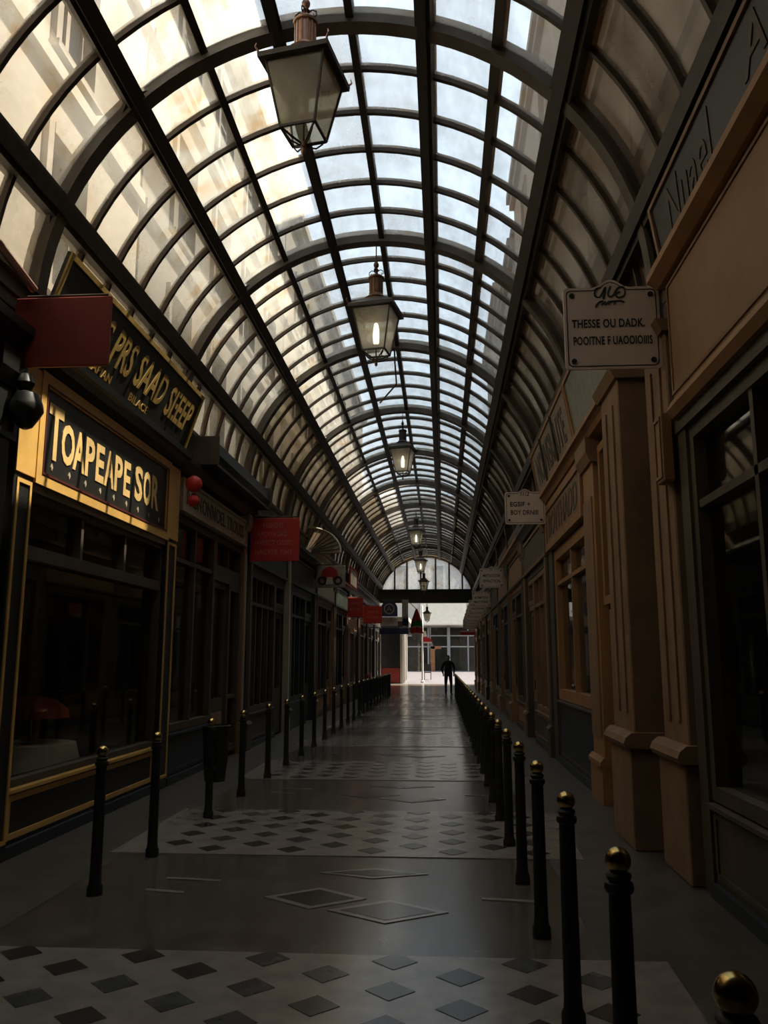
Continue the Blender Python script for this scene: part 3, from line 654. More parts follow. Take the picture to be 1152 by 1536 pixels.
# ------------------------------------------------------------------ hanging lanterns
def make_lantern(x, y, zb, sc_, rot, label, lit=False, cop='iron'):
    root = thing('hanging_lantern', (0, 0, 0), label, 'lantern')
    def sq(h, z): return [(-h, -h, z), (h, -h, z), (h, h, z), (-h, h, z)]
    zb0, zt0, hb, ht = .16, .80, .20, .335
    # corner bars and rails
    fr = MB()
    for sx, sy in ((-1, -1), (1, -1), (1, 1), (-1, 1)): fr.tube([(sx * hb, sy * hb, zb0), (sx * ht, sy * ht, zt0)], .016, 4)
    for h, z in ((hb, zb0), (ht, zt0)):
        q = sq(h, z)
        for i in range(4): fr.tube([q[i], q[(i + 1) % 4]], .017, 4)
    fr.build('frame', 'iron', root)
    for i in range(4):                                           # glass sides
        a, c = sq(hb - .004, zb0), sq(ht - .004, zt0); j = (i + 1) % 4
        a2, c2 = sq(hb - .009, zb0), sq(ht - .009, zt0)
        MB().hexa([a[i], a[j], c[j], c[i]], [a2[i], a2[j], c2[j], c2[i]]).build('pane', 'lantern_glass', root)
    rf = MB().loft([sq(ht + .01, .80), sq(ht + .07, .80), sq(ht + .075, .85), sq(ht - .02, .90), sq(.23, .97)]).build('roof', 'iron', root)
    for sx, sy in ((-1, -1), (1, -1), (1, 1), (-1, 1)): MB().tube([((ht + .06) * sx, (ht + .06) * sy, .86), ((ht + .09) * sx, (ht + .09) * sy, .90), ((ht + .08) * sx, (ht + .08) * sy, .94)], [.014, .01, .004], 5).build('corner_finial', cop, rf)
    MB().lathe([(.235, .94), (.235, .98), (.20, 1.0), (.215, 1.02), (.17, 1.05), (.135, 1.08), (.13, 1.10)], 16).build('crown_base', cop, root, smooth=True)
    ch = MB(); ch.lathe([(.115, 1.06), (.115, 1.34), (.14, 1.35), (.145, 1.37), (.11, 1.40), (.03, 1.42)], 18)
    for i in range(12):
        a = 2 * PI * i / 12; ch.tube([(.116 * math.cos(a), .116 * math.sin(a), 1.09), (.116 * math.cos(a), .116 * math.sin(a), 1.34)], .012, 5)
    ch.build('chimney', cop, root, smooth=True)
    MB().lathe([(.02, 1.40), (.024, 1.48), (.05, 1.50), (.02, 1.53), (.045, 1.56), (.05, 1.59), (.03, 1.63), (.012, 1.68), (.008, 1.74)], 12).build('finial', cop, root, smooth=True)
    sw = MB()
    for a in (0, PI / 2, PI, 3 * PI / 2):
        c_, s_ = math.cos(a), math.sin(a)
        sw.tube([(c_ * r1, s_ * r1, z1) for r1, z1 in ((.02, 1.47), (.08, 1.50), (.13, 1.47), (.13, 1.43), (.10, 1.42), (.095, 1.45))], .008, 5)
    sw.build('scroll', 'iron', root)
    # cradle under the lantern
    cr = MB()
    for sx, sy in ((-1, -1), (1, -1), (1, 1), (-1, 1)): cr.tube([(sx * hb, sy * hb, zb0), (sx * .11, sy * .11, .10), (sx * .03, sy * .03, .06), (0, 0, .02)], .012, 5)
    for i in range(4):
        a = PI / 4 + PI / 2 * i; cr.tube([(.24 * math.cos(a), .24 * math.sin(a), .12), (.16 * math.cos(a), .16 * math.sin(a), .05), (.04 * math.cos(a), .04 * math.sin(a), .03)], .009, 5)
    cr.build('cradle', 'iron', root)
    MB().lathe([(.005, -.06), (.025, -.04), (.03, -.015), (.02, .01), (.035, .03), (.03, .06), (.015, .08)], 10).build('pendant_knob', cop, root, smooth=True)
    MB().lathe([(.012, .06), (.012, .30), (.03, .31), (.03, .36), (.012, .37)], 8).build('burner', 'iron_brown', root, smooth=True)
    bl = MB().lathe([(.03, .30), (.052, .31), (.060, .40), (.056, .52), (.035, .62), (.006, .64)], 10); bl.build('bulb', 'bulb' if lit else 'cloth_white', root, smooth=True)
    # suspension rod up to the roof
    ztop = (ZC + R - zb) / sc_
    MB().tube([(0, 0, 1.70), (0, 0, ztop)], .012, 6).build('suspension_rod', 'iron', root)
    root.location = (x, y, zb); root.scale = (sc_ * .86, sc_ * .86, sc_); root.rotation_euler = (0, 0, rot)
    return root
LAN = [(-1.12, 6.35, 5.86, .88, 'hanging lantern with pinkish copper chimney nearest the yellow-trimmed shop', False), (-.885, 11.2, 5.74, .93, 'copper-crowned hanging lantern lit bright behind its glass', True),
       (-.90, 19.6, 5.92, .85, 'dark hanging lantern on the rib beyond the copper-crowned one', True), (-.92, 30.5, 5.65, .80, 'small dark hanging lantern deep under the glass vault', True),
       (-.95, 38.0, 5.45, .78, 'small hanging lantern overlapping the top of the lunette arch', True), (-.98, 46.2, 5.25, .78, 'hanging lantern in front of the lunette tie beam', False), (-.86, 48.3, 3.75, .62, 'small lantern hanging below the lunette tie beam', False)]
for i, (x, y, zb, s_, lab, lit) in enumerate(LAN): make_lantern(x, y, zb, s_, math.radians(-11), lab, lit, ('copper', 'copper_dark')[i] if i < 2 else 'iron')
cd = MB().tube([(-.86, 15.4, 7.58), (-.86, 15.5, 7.35), (-.87, 16.3, 7.15), (-1.25, 16.9, 6.95)], .018, 6)
tag(cd.build('conduit_pipe', 'iron_brown'), 'bent brown conduit pipe hanging from the roof rib behind the lit lantern', 'pipe')

# ------------------------------------------------------------------ projecting signs
def enamel_plate(y, x0, x1, z0, z1, label, lines, bump=True, group=None, rows=None):
    root = thing('enamel_sign', ((x0 + x1) / 2, y, z0), label, 'sign', group)
    zc = z1 - .09 * (z1 - z0) if bump else z1; cx = (x0 + x1) / 2; hw = .19 * (x1 - x0)
    def outline(g):
        a, c, zb_, zt_ = x0 + g, x1 - g, z0 + g, zc - g; r0 = .035; P = []
        for (ox, oz, s0) in ((c - r0, zb_ + r0, -PI / 2), (c - r0, zt_ - r0, 0)):
            for q in range(4): P.append((ox + r0 * math.cos(s0 + q * PI / 6), oz + r0 * math.sin(s0 + q * PI / 6)))
        if bump:
            for q in range(9):
                u = 1 - q / 4; P.append((cx + hw * u, zt_ + (z1 - zc) * (.5 + .5 * math.cos(PI * u))))
        for (ox, oz, s0) in ((a + r0, zt_ - r0, PI / 2), (a + r0, zb_ + r0, PI)):
            for q in range(4): P.append((ox + r0 * math.cos(s0 + q * PI / 6), oz + r0 * math.sin(s0 + q * PI / 6)))
        return P
    o = outline(0); MB().hexa([(x, y + .012, z) for x, z in o], [(x, y - .012, z) for x, z in o]).build('panel', 'enamel', root)
    i0, i1 = outline(.022), outline(.030); b = MB()
    n = len(i0); k = len(b.v); b.v += [(x, y - .014, z) for x, z in i0] + [(x, y - .014, z) for x, z in i1] + [(x, y - .012, z) for x, z in i0] + [(x, y - .012, z) for x, z in i1]
    for q in range(n):
        j = (q + 1) % n; b.f += [(q, j, n + j, n + q), (q, j, 2 * n + j, 2 * n + q), (n + q, n + j, 3 * n + j, 3 * n + q)]
    b.build('border_line', 'ink', root)
    for px in (x0 + .07, x1 - .07):
        for pz in (z0 + .07, zc - .07):
            b = MB(); b.loft([[(px + .022 * math.cos(2 * PI * q / 8), yy, pz + .022 * math.sin(2 * PI * q / 8)) for q in range(8)] for yy in (y - .012, y - .024)]); b.build('bolt', 'ink', root)
    for s_, fx, fz, fw, fh, sh in lines:
        lettering(root, s_, (x0 + (x1 - x0) * fx, y - .0125, z0 + (zc - z0) * fz), (1, 0, 0), (0, 0, 1), (x1 - x0) * fw, (zc - z0) * fh, 'ink', .02, sh, .003)
    b = MB(); b.tube([(x1 - .02, y + .03, zc - .06), (XR - .105, y + .03, zc - .06)], .014); b.tube([(x1 - .02, y + .03, z0 + .08), (XR - .105, y + .03, z0 + .08)], .014)
    b.tube([(x1 - .1, y + .02, zc - .06), (x1 - .02, y + .03, zc - .06)], .014); b.tube([(x1 - .1, y + .02, z0 + .08), (x1 - .02, y + .03, z0 + .08)], .014)
    b.build('wall_bracket', 'iron', root)
    return root, x0, x1, z0, zc
root, x0, x1, z0, zc = enamel_plate(6.70, 1.045, 1.83, 3.98, 4.765, 'large white enamel plate with black script and two lines of capitals', [('THESSE OU DADK.', .46, .555, .76, .105, 0), ('POOITNE F UAOOIOIIIS', .50, .345, .82, .105, 0)])
def stroke(pts, r=.008):
    P = []
    pts = [Vector(p) for p in pts]
    for i in range(len(pts) - 1):
        p0, p1, p2, p3 = pts[max(i - 1, 0)], pts[i], pts[i + 1], pts[min(i + 2, len(pts) - 1)]
        for q in range(5):
            t = q / 5; P.append(.5 * ((2 * p1) + (p2 - p0) * t + (2 * p0 - 5 * p1 + 4 * p2 - p3) * t * t + (3 * p1 - p0 - 3 * p2 + p3) * t ** 3))
    P.append(pts[-1])
    return [(x0 + (x1 - x0) * p.x, 6.687, z0 + (z1_ - z0) * p.y) for p in P], r
z1_ = 4.765
sg = MB()
for pts in ([(.40, .91), (.345, .89), (.335, .82), (.38, .80), (.42, .86), (.45, .91), (.42, .78)], [(.50, .92), (.47, .84), (.49, .80), (.53, .82)], [(.53, .82), (.58, .90), (.64, .90), (.645, .82), (.58, .79), (.55, .83), (.60, .855)],
            [(.345, .71), (.38, .745), (.42, .75), (.40, .71)], [(.44, .75), (.44, .715), (.48, .75), (.475, .715)], [(.49, .745), (.54, .75), (.60, .75), (.64, .735)], [(.545, .75), (.53, .71)], [(.345, .71), (.335, .685)]):
    P, r = stroke(pts); sg.tube(P, r, 5)
sg.build('script_emblem', 'ink', root)
enamel_plate(14.4, 1.11, 1.80, 3.93, 4.55, 'white enamel plate with script numerals above two short bold lines', [('1112', .50, .94, .22, .13, .3), ('EGSIF +', .38, .62, .50, .15, 0), ('BOY DRNIII', .48, .36, .68, .15, 0)])
enamel_plate(24.4, 1.10, 1.79, 3.68, 4.30, 'white enamel plate with a small monogram and two lines, third along the tan row', [('75', .48, .95, .15, .12, .3), ('METSOSTDE', .5, .62, .72, .15, 0), ('EPPACTION', .5, .34, .72, .15, 0)])
enamel_plate(31.3, 1.12, 1.79, 3.56, 4.18, 'white enamel plate with rounded crest, fourth along the tan row', [('12', .48, .95, .15, .12, 0), ('BOMPTDE', .5, .6, .74, .15, 0), ('MATIONS', .5, .32, .78, .15, 0)])
for i, y in enumerate((34.2, 36.4, 38.6, 40.6, 42.4, 44.2)):
    enamel_plate(y, 1.08, 1.79, 3.50 - .06 * i, 4.02 - .06 * i, ORD[i] + ' small plain white plate past the crested one, along the tan shops', [('EOSTNDE', .5, .6, .74, .13, 0), ('NATDNS', .5, .32, .74, .13, 0)], bump=False, group='white plates deep along the tan shops')
pk = thing('pink_sign', (1.45, 46.2, 2.95), 'small pink and red sign at the far end of the tan shops', 'sign')
MB().box(.95, 1.76, 46.19, 46.22, 2.95, 3.2).build('panel', 'flag_red', pk); MB().box(.95, 1.76, 46.185, 46.225, 3.12, 3.18).build('stripe', 'cloth_white', pk)
MB().tube([(1.70, 46.2, 3.1), (1.80, 46.2, 3.1)], .012).build('wall_bracket', 'iron', pk)
def red_sign(y, x0, x1, z0, z1, label, m, lines=(), cat='sign', name='red_sign', mt='sign_red_text'):
    root = thing(name, ((x0 + x1) / 2, y, z0), label, cat)
    p = MB().box(x0, x1, y - .02, y + .02, z0, z1).build('panel', m, root, bevel=.006)
    for s_, fx, fz, fw, fh in lines: lettering(root, s_, (x0 + (x1 - x0) * fx, y - .0205, z0 + (z1 - z0) * fz), (1, 0, 0), (0, 0, 1), (x1 - x0) * fw, (z1 - z0) * fh, mt, .0, 0, .003)
    b = MB().tube([(XL + .105, y + .03, z1 + .03), (x1 - .05, y + .03, z1 + .03)], .015)
    for x in (x0 + .12, x1 - .12): b.tube([(x, y + .03, z1 + .03), (x, y + .015, z1 - .03)], .01)
    b.build('wall_bracket', 'iron', root)
    return root
red_sign(6.55, -3.62, -2.78, 4.06, 4.68, 'plain dark red hanging panel in front of the yellow name board', 'sign_red_dark')
red_sign(15.25, -3.55, -2.63, 3.42, 4.23, 'bright red hanging panel with four faint lines of lettering', 'sign_red', [('MISKOTI', .46, .83, .40, .11), ('APOUXOID', .44, .63, .62, .11), ('HYPECT OSSPC', .49, .43, .76, .11), ('HAISYTR TINY', .49, .21, .76, .11)])
red_sign(31.5, -3.54, -2.96, 3.20, 3.93, 'smaller square red sign with faint letters beside a white notice', 'sign_red', [('AONE', .5, .7, .6, .13), ('BOITE', .5, .4, .7, .13)])
red_sign(33.6, -3.15, -2.40, 3.06, 3.75, 'red sign with faint lettering hung lower, next to the blue one', 'sign_red', [('ASET', .5, .65, .6, .14), ('OGNI', .5, .35, .6, .14)])
red_sign(31.9, -3.54, -3.25, 2.80, 3.15, 'small white notice hung below the square red sign', 'cloth_white')
bs = thing('blue_sign', (-2.2, 35.0, 3.42), 'dark blue round-topped sign with a pale circular emblem', 'sign')
def disc(cx, y, cz, r, m, name, par, y2=.015, r_in=None, a0=0, a1=2 * PI):
    b = MB(); n = 20
    if r_in is None: b.loft([[(cx + r * math.cos(a0 + (a1 - a0) * q / n), yy, cz + r * math.sin(a0 + (a1 - a0) * q / n)) for q in range(n + (0 if a1 - a0 > 6 else 1))] for yy in (y, y - y2)])
    else:
        for q in range(n):
            t0, t1 = 2 * PI * q / n, 2 * PI * (q + 1) / n
            b.hexa([(cx + rr * math.cos(t), y, cz + rr * math.sin(t)) for rr, t in ((r_in, t0), (r, t0), (r, t1), (r_in, t1))], [(cx + rr * math.cos(t), y - y2, cz + rr * math.sin(t)) for rr, t in ((r_in, t0), (r, t0), (r, t1), (r_in, t1))])
    return b.build(name, m, par)
b = MB(); b.hexa([(x, 35.02, z) for x, z in [(-2.55, 3.40), (-1.85, 3.40), (-1.85, 3.72)] + [(-2.2 + .35 * math.cos(q * PI / 8), 3.72 + .35 * math.sin(q * PI / 8)) for q in range(1, 8)] + [(-2.55, 3.72)]],
              [(x, 34.98, z) for x, z in [(-2.55, 3.40), (-1.85, 3.40), (-1.85, 3.72)] + [(-2.2 + .35 * math.cos(q * PI / 8), 3.72 + .35 * math.sin(q * PI / 8)) for q in range(1, 8)] + [(-2.55, 3.72)]]); b.build('panel', 'blue_sign', bs)
disc(-2.2, 34.98, 3.72, .22, 'cream_paint', 'emblem_ring', bs, .006, .185); b = MB().tube([(-2.3, 34.976, 3.62), (-2.2, 34.976, 3.82), (-2.1, 34.976, 3.62)], .012, 5); b.tube([(-2.25, 34.976, 3.70), (-2.15, 34.976, 3.70)], .012, 5); b.build('emblem', 'cream_paint', bs)
MB().tube([(XL + .105, 35.03, 3.5), (-2.5, 35.03, 3.5)], .015).build('wall_bracket', 'iron', bs)
ws = red_sign(35.3, -2.6, -1.86, 3.02, 3.36, 'white sign with pale lettering under the blue round-topped sign', 'cloth_white', [('ANOTETUE', .5, .7, .7, .2), ('JIBLE', .5, .35, .5, .3)], name='white_sign', mt='gold_dull')
red_sign(36.5, -2.7, -1.45, 2.72, 2.98, 'long low dark blue sign beyond the white sign', 'blue_sign', name='blue_sign')
# emblem board
eb = thing('emblem_sign', (-3.2, 23.4, 3.64), 'cream board with a red disc and two dark rings', 'sign')
MB().box(-3.54, -2.71, 23.40, 23.44, 3.62, 4.25).build('panel', 'cream_paint', eb, bevel=.01)
disc(-3.15, 23.40, 3.98, .24, 'sign_red', 'emblem', eb, .012); disc(-3.36, 23.40, 3.82, .13, 'blue_black', 'dark_ring', eb, .016, .07); disc(-2.92, 23.40, 3.82, .13, 'blue_black', 'dark_ring', eb, .016, .07)
b = MB(); b.hexa([(x, 23.385, z) for x, z in ((-3.26, 3.72), (-3.04, 3.72), (-3.08, 3.92), (-3.22, 3.92))], [(x, 23.38, z) for x, z in ((-3.26, 3.72), (-3.04, 3.72), (-3.08, 3.92), (-3.22, 3.92))]); b.build('emblem_base', 'enamel', eb)
MB().tube([(XL + .105, 23.45, 4.27), (-2.8, 23.45, 4.27)], .015).build('wall_bracket', 'iron', eb)
fan = thing('fan_canopy', (XL, 22.6, 4.42), 'fan-shaped ribbed canopy above the cream emblem board', 'canopy')
b = MB()
for q in range(9):
    t0, t1 = PI * q / 9 * .5 , PI * (q + 1) / 9 * .5
    for tt, m_ in ((t0, 0),):
        b.hexa([(XL, 22.2, 4.45), (XL + .95 * math.sin(t0), 22.2 + .3 * math.cos(t0), 4.45 + .75 * math.cos(t0)), (XL + .95 * math.sin(t1), 22.2 + .3 * math.cos(t1), 4.45 + .75 * math.cos(t1))],
               [(XL, 22.23, 4.45), (XL + .95 * math.sin(t0), 22.23 + .3 * math.cos(t0), 4.45 + .75 * math.cos(t0)), (XL + .95 * math.sin(t1), 22.23 + .3 * math.cos(t1), 4.45 + .75 * math.cos(t1))])
b.build('canopy_cloth', 'cloth_tan', fan)
b = MB(); b.tube([(XL + .95 * math.sin(PI * q / 18), 22.2 + .3 * math.cos(PI * q / 18), 4.45 + .75 * math.cos(PI * q / 18)) for q in range(10)], .03); b.build('rim', 'cream_paint', fan)
b = MB()
for q in range(10):
    t0 = PI * q / 18; b.tube([(XL, 22.19, 4.45), (XL + .95 * math.sin(t0), 22.19 + .3 * math.cos(t0), 4.45 + .75 * math.cos(t0))], .012)
b.build('canopy_rib', 'iron_brown', fan)
sh = thing('shutter_panel', (XL, 33.0, 4.1), 'white slatted panel with red frame above the square red sign', 'shutter')
b = MB(); frame_strip('left', b, 31.9, 34.6, 4.45, 5.2, .06, .1, .16); b.build('frame', 'flag_red', sh)
for q in range(6): b = MB(); sbox('left', b, 32.0 + .43 * q, 32.3 + .43 * q, .11, .14, 4.5, 5.15); b.build('slat', 'white_paint', sh)
# red paper lanterns
for i, (z, r_s) in enumerate(((3.98, .11), (3.75, .08))):
    o = thing('paper_lantern', (XL + .30, 10.95, z), ('larger upper' if i == 0 else 'smaller lower') + ' red paper lantern hanging at the end of the gold lettered board', 'lantern')
    MB().lathe([(.03, -r_s)] + [(r_s * 1.05 * math.sin(PI * q / 9), -r_s * math.cos(PI * q / 9)) for q in range(1, 9)] + [(.03, r_s)], 14, (XL + .30, 10.95, z)).build('shade', 'lantern_red', o, smooth=True)
    MB().lathe([(.032, r_s - .01), (.032, r_s + .015), (.01, r_s + .02)], 10, (XL + .30, 10.95, z)).build('cap', 'oxblood', o)
    b = MB().tube([(XL + .30, 10.95, z + r_s), (XL + .30, 10.95, 4.22 if i == 0 else 3.86)], .004); b.build('string', 'oxblood', o)
# wall lamp silhouette in front of the yellow pilaster
wl = thing('wall_lamp', (XL + .1, 6.5, 3.5), 'black bracket lamp on the wall beside the yellow pilaster', 'lamp')
MB().tube([(XL + .10, 6.46, 3.62), (XL + .16, 6.47, 3.70), (XL + .20, 6.48, 3.68)], .025).build('arm', 'black_paint', wl)
MB().lathe([(.02, .14), (.10, .10), (.13, .02), (.14, -.04), (.11, -.10), (.06, -.18), (.02, -.20)], 12, (XL + .22, 6.48, 3.70)).build('head', 'black_paint', wl, smooth=True)
MB().lathe([(.01, .30), (.05, .27), (.075, .20), (.05, .14), (.02, .13)], 10, (XL + .20, 6.48, 3.70)).build('finial', 'black_paint', wl, smooth=True)
tag(MB().tube([(-3.62, 5.3, 5.12), (-3.52, 6.0, 4.92), (-3.45, 6.50, 4.74)], .035, 8).build('copper_pipe', 'copper'), 'copper pipe slanting down to the plain dark red panel', 'pipe')

# ------------------------------------------------------------------ display things seen dimly in the windows
def curtain(side, ya, yb, z0, z1, m, label, name='curtain', o=-.35):
    X, s = (XL, 1) if side == 'left' else (XR, -1); n = 24; rings = []
    for i in range(n + 1):
        y = ya + (yb - ya) * i / n; d = o + .04 * math.sin(i * 1.7)
        rings.append([(X + s * d, y, z0), (X + s * (d + .012), y, z0), (X + s * (d + .012), y, z1), (X + s * d, y, z1)])
    root = thing(name, (X + s * o, (ya + yb) / 2, z0), label, 'curtain')
    MB().loft(rings).build('cloth', m, root, smooth=True)
    MB().tube([(X + s * o, ya - .1, z1 + .01), (X + s * o, yb + .1, z1 + .01)], .015).build('rod', 'iron_brown', root)
curtain('left', 11.6, 12.2, 0.0, 3.2, 'cloth_tan', 'tan curtain inside the window beside the red paper lanterns')
curtain('left', 14.2, 14.7, 0.0, 2.8, 'cloth_grey', 'grey curtain inside the glazed door bay under the cream name band')
curtain('left', 16.6, 17.2, 0.0, 2.9, 'cloth_tan', 'tan curtain inside the dark shop with tall narrow panes')
curtain('left', 17.8, 18.2, 0.0, 2.9, 'cloth_red', 'red curtain inside the dark shop with tall narrow panes')
# table with red shade and white cloth in the black and yellow shop
tb = thing('display_table', (-4.40, 8.9, 0), 'small table with a white cloth inside the yellow-trimmed shop window', 'table')
MB().lathe([(.46, .70), (.46, .74), (.02, .745)], 20, (-4.40, 8.9, 0)).build('table_top', 'brown_wood', tb)
rings = []
for z, k in ((.755, .0), (.75, .48), (.60, .52), (.48, .56)):
    rings.append([(-4.40 + (k + (.03 * math.sin(q * 3) if z < .7 else 0)) * math.cos(2 * PI * q / 24) + (.001 if k == 0 else 0) * math.cos(2 * PI * q / 24), 8.9 + (k + (.03 * math.sin(q * 3) if z < .7 else 0) + (.001 if k == 0 else 0)) * math.sin(2 * PI * q / 24), z) for q in range(24)])
MB().loft(rings, False).build('cloth', 'cloth_white', tb, smooth=True)
for q in range(4): a = PI / 4 + q * PI / 2; MB().tube([(-4.40 + .3 * math.cos(a), 8.9 + .3 * math.sin(a), 0), (-4.40 + .24 * math.cos(a), 8.9 + .24 * math.sin(a), .70)], .02).build('leg', 'brown_wood', tb)
lm = thing('table_lamp', (-4.40, 8.9, .756), 'lamp with a wide red shade inside the yellow-trimmed shop window', 'lamp')
MB().lathe([(.10, 0), (.10, .02), (.03, .05), (.02, .30)], 14, (-4.40, 8.9, .756)).build('stand', 'brass', lm, smooth=True)
MB().lathe([(.40, .26), (.38, .34), (.26, .44), (.10, .48), (.02, .49)], 20, (-4.40, 8.9, .756)).build('shade', 'cloth_red', lm, smooth=True)

# ------------------------------------------------------------------ person in the distance
def skin_body():
    V = []; E = []; RR = []
    def v(p, r, parent=None):
        V.append(p); RR.append(r)
        if parent is not None: E.append((parent, len(V) - 1))
        return len(V) - 1
    pel = v((0, 0, .98), (.155, .115)); ab = v((0, .0, 1.13), (.165, .115), pel); ch = v((0, -.01, 1.35), (.185, .125), ab); nk0 = v((0, .0, 1.50), (.10, .085), ch)
    nk = v((0, -.01, 1.575), (.055, .055), nk0); hd0 = v((0, -.025, 1.645), (.068, .082), nk); hd1 = v((0, -.02, 1.74), (.078, .092), hd0); hd2 = v((0, -.01, 1.815), (.052, .065), hd1)
    for s in (-1, 1):
        hp = v((s * .095, 0, .93), (.105, .11), pel); kn = v((s * .12, -.04 * s - .02, .52), (.068, .072), hp); an = v((s * .135, .02 + .08 * s, .10), (.048, .05), kn)
        hl = v((s * .137, .03 + .08 * s, .045), (.045, .045), an); to = v((s * .155, -.15 + .08 * s, .035), (.04, .032), hl)
        sh_ = v((s * .185, 0, 1.455), (.08, .08), nk0); el = v((s * .30, .07, 1.20), (.062, .062), sh_); wr = v((s * .255, -.06, .985), (.04, .04), el)
        pm = v((s * .245, -.09, .92), (.036, .022), wr)
        for q, (dx, l) in enumerate(((-.024, .055), (-.008, .065), (.008, .062), (.024, .05))):
            f1 = v((s * .243 + dx, -.10, .875), (.009, .009), pm); v((s * .240 + dx, -.085, .875 - l * .6), (.008, .008), f1)
        t1 = v((s * .215, -.11, .915), (.010, .010), pm); v((s * .205, -.12, .885), (.009, .009), t1)
    me = bpy.data.meshes.new('body'); me.from_pydata(V, E, []); o = bpy.data.objects.new('body', me); COL.objects.link(o)
    o.modifiers.new('s', 'SKIN'); sv = me.skin_vertices[0].data
    for i, r in enumerate(RR): sv[i].radius = r
    sv[0].use_root = True
    sm = o.modifiers.new('d', 'SUBSURF'); sm.levels = 2; sm.render_levels = 2
    bpy.context.view_layer.update(); dg = bpy.context.evaluated_depsgraph_get()
    m2 = bpy.data.meshes.new_from_object(o.evaluated_get(dg)); bpy.data.objects.remove(o)
    for k in ('jacket', 'trousers', 'skin', 'hair'): m2.materials.append(M[k])
    for p in m2.polygons:
        c = p.center; p.use_smooth = True
        p.material_index = 3 if (c.z > 1.73 or (c.z > 1.62 and c.y > .0)) else 2 if (c.z > 1.56 or (abs(c.x) > .19 and c.z < .96)) else 0 if c.z > .93 else 3 if c.z < .10 else 1
    o = bpy.data.objects.new('body', m2); COL.objects.link(o); return o
pe = thing('person', (0, 0, 0), 'person in dark jacket and trousers walking with elbows bent', 'person')
bd = skin_body(); bd.parent = pe
MB().lathe([(.012, 0), (.010, .03), (.004, .045)], 6, (0, -.115, 1.66)).build('nose', 'skin', pe)
for s in (-1, 1):
    MB().lathe([(.004, -.012), (.012, 0), (.004, .012)], 8, (s * .03, -.105, 1.70)).build('eye', 'hair', pe); MB().lathe([(.006, -.03), (.018, 0), (.006, .03)], 6, (s * .083, -.015, 1.69)).build('ear', 'skin', pe)
MB().box(-.022, .022, -.112, -.10, 1.632, 1.64).build('mouth', 'sign_red_dark', pe)
b = MB(); b.loft([[(rx * math.cos(2 * PI * q / 16), ry * math.sin(2 * PI * q / 16), z) for q in range(16)] for rx, ry, z in ((.19, .15, .86), (.195, .15, .98), (.185, .14, 1.12))], False); b.build('jacket_hem', 'jacket', pe, smooth=True)
pe.location = (.26, 40.6, 0); pe.rotation_euler = (0, 0, math.radians(8)); pe.scale = (1.02,) * 3

# ------------------------------------------------------------------ far end: street, chair, flag, post
ps = thing('white_post', (-1.22, 51.5, ground(51.5)), 'slim white post standing in the sunlit street beyond the lunette arch', 'post')
MB().lathe([(.065, 0), (.06, .3), (.055, 4.6), (.02, 4.65)], 12, (-1.22, 51.5, ground(51.5))).build('shaft', 'white_paint', ps, smooth=True); MB().lathe([(.11, 0), (.11, .08), (.07, .14)], 12, (-1.22, 51.5, ground(51.5))).build('base', 'white_paint', ps)
fg = thing('hanging_flag', (-1.42, 47.0, 2.9), 'drooping flag in red, green and white hung near the lunette beam', 'flag')
def cloth(z0, z1, w0, w1, m, name):
    n = 14
    def ring(z, w_): 
        P = []
        for q in range(n + 1): u = q / n - .5; P.append((-1.42 + u * w_, 47.0 + .06 * math.sin(u * 16), z - .12 * abs(u)))
        return P + [(x, y + .012, z) for x, y, z in reversed(P)]
    MB().loft([ring(z0, w0), ring(z1, w1)]).build(name, m, fg, smooth=True)
cloth(3.80, 4.45, .60, .12, 'flag_red', 'red_field'); cloth(3.50, 3.80, .68, .60, 'flag_green', 'green_field'); cloth(3.42, 3.50, .68, .68, 'cream_paint', 'gold_stripe'); cloth(3.12, 3.42, .68, .68, 'flag_red', 'lower_red_field'); cloth(2.72, 3.12, .50, .56, 'cloth_white', 'white_field')
MB().tube([(-1.42, 47.0, 4.4), (-1.9, 47.2, 4.9), (-2.1, 48.8, 5.0)], .02).build('staff', 'iron_brown', fg)
dr = thing('white_drape', (-2.0, 46.0, 3.2), 'white and teal cloth hanging beside the striped flag', 'cloth')
for nm_, m_, z0_, z1_c, x_ in (('white_cloth', 'cloth_white', 3.85, 4.9, -2.02), ('teal_cloth', 'teal', 3.45, 3.95, -2.0), ('white_hem', 'cloth_white', 3.15, 3.47, -1.98)):
    rg = [[(x_ + .17 * (q / 10 - .5) * 2, 46.0 + .05 * math.sin(q * 1.9), z) for q in range(11)] + [(x_ + .17 * (q / 10 - .5) * 2, 46.015 + .05 * math.sin(q * 1.9), z) for q in reversed(range(11))] for z in (z0_, z1_c)]
    MB().loft(rg).build(nm_, m_, dr)
MB().tube([(XL, 46.0, 4.88), (-1.8, 46.0, 4.88)], .02).build('rail', 'iron_brown', dr)
bt = thing('boot_sign', (-1.0, 51.2, 2.9), 'red and white boot-shaped sign fixed to the slim white post', 'sign')
for nm_, m_, pl_ in (('leg', 'cloth_white', [(-1.16, 3.35), (-1.0, 3.35), (-.96, 3.0), (-1.16, 3.0)]), ('foot', 'flag_red', [(-1.16, 3.0), (-.96, 3.0), (-.70, 2.88), (-.66, 2.70), (-1.16, 2.70)]), ('sole', 'cloth_white', [(-1.16, 2.70), (-.66, 2.70), (-.66, 2.62), (-1.16, 2.62)])):
    MB().hexa([(x, 51.46, z) for x, z in pl_], [(x, 51.54, z) for x, z in pl_]).build(nm_, m_, bt)
gz = ground(55)
chr_ = thing('street_chair', (-.95, 55, gz), 'dark chair standing in the street beside the slim white post', 'chair')
MB().box(-1.2, -.75, 54.8, 55.22, gz + .43, gz + .48).build('seat', 'black_paint', chr_)
MB().box(-1.2, -.75, 55.18, 55.22, gz + .55, gz + .98).build('backrest', 'black_paint', chr_)
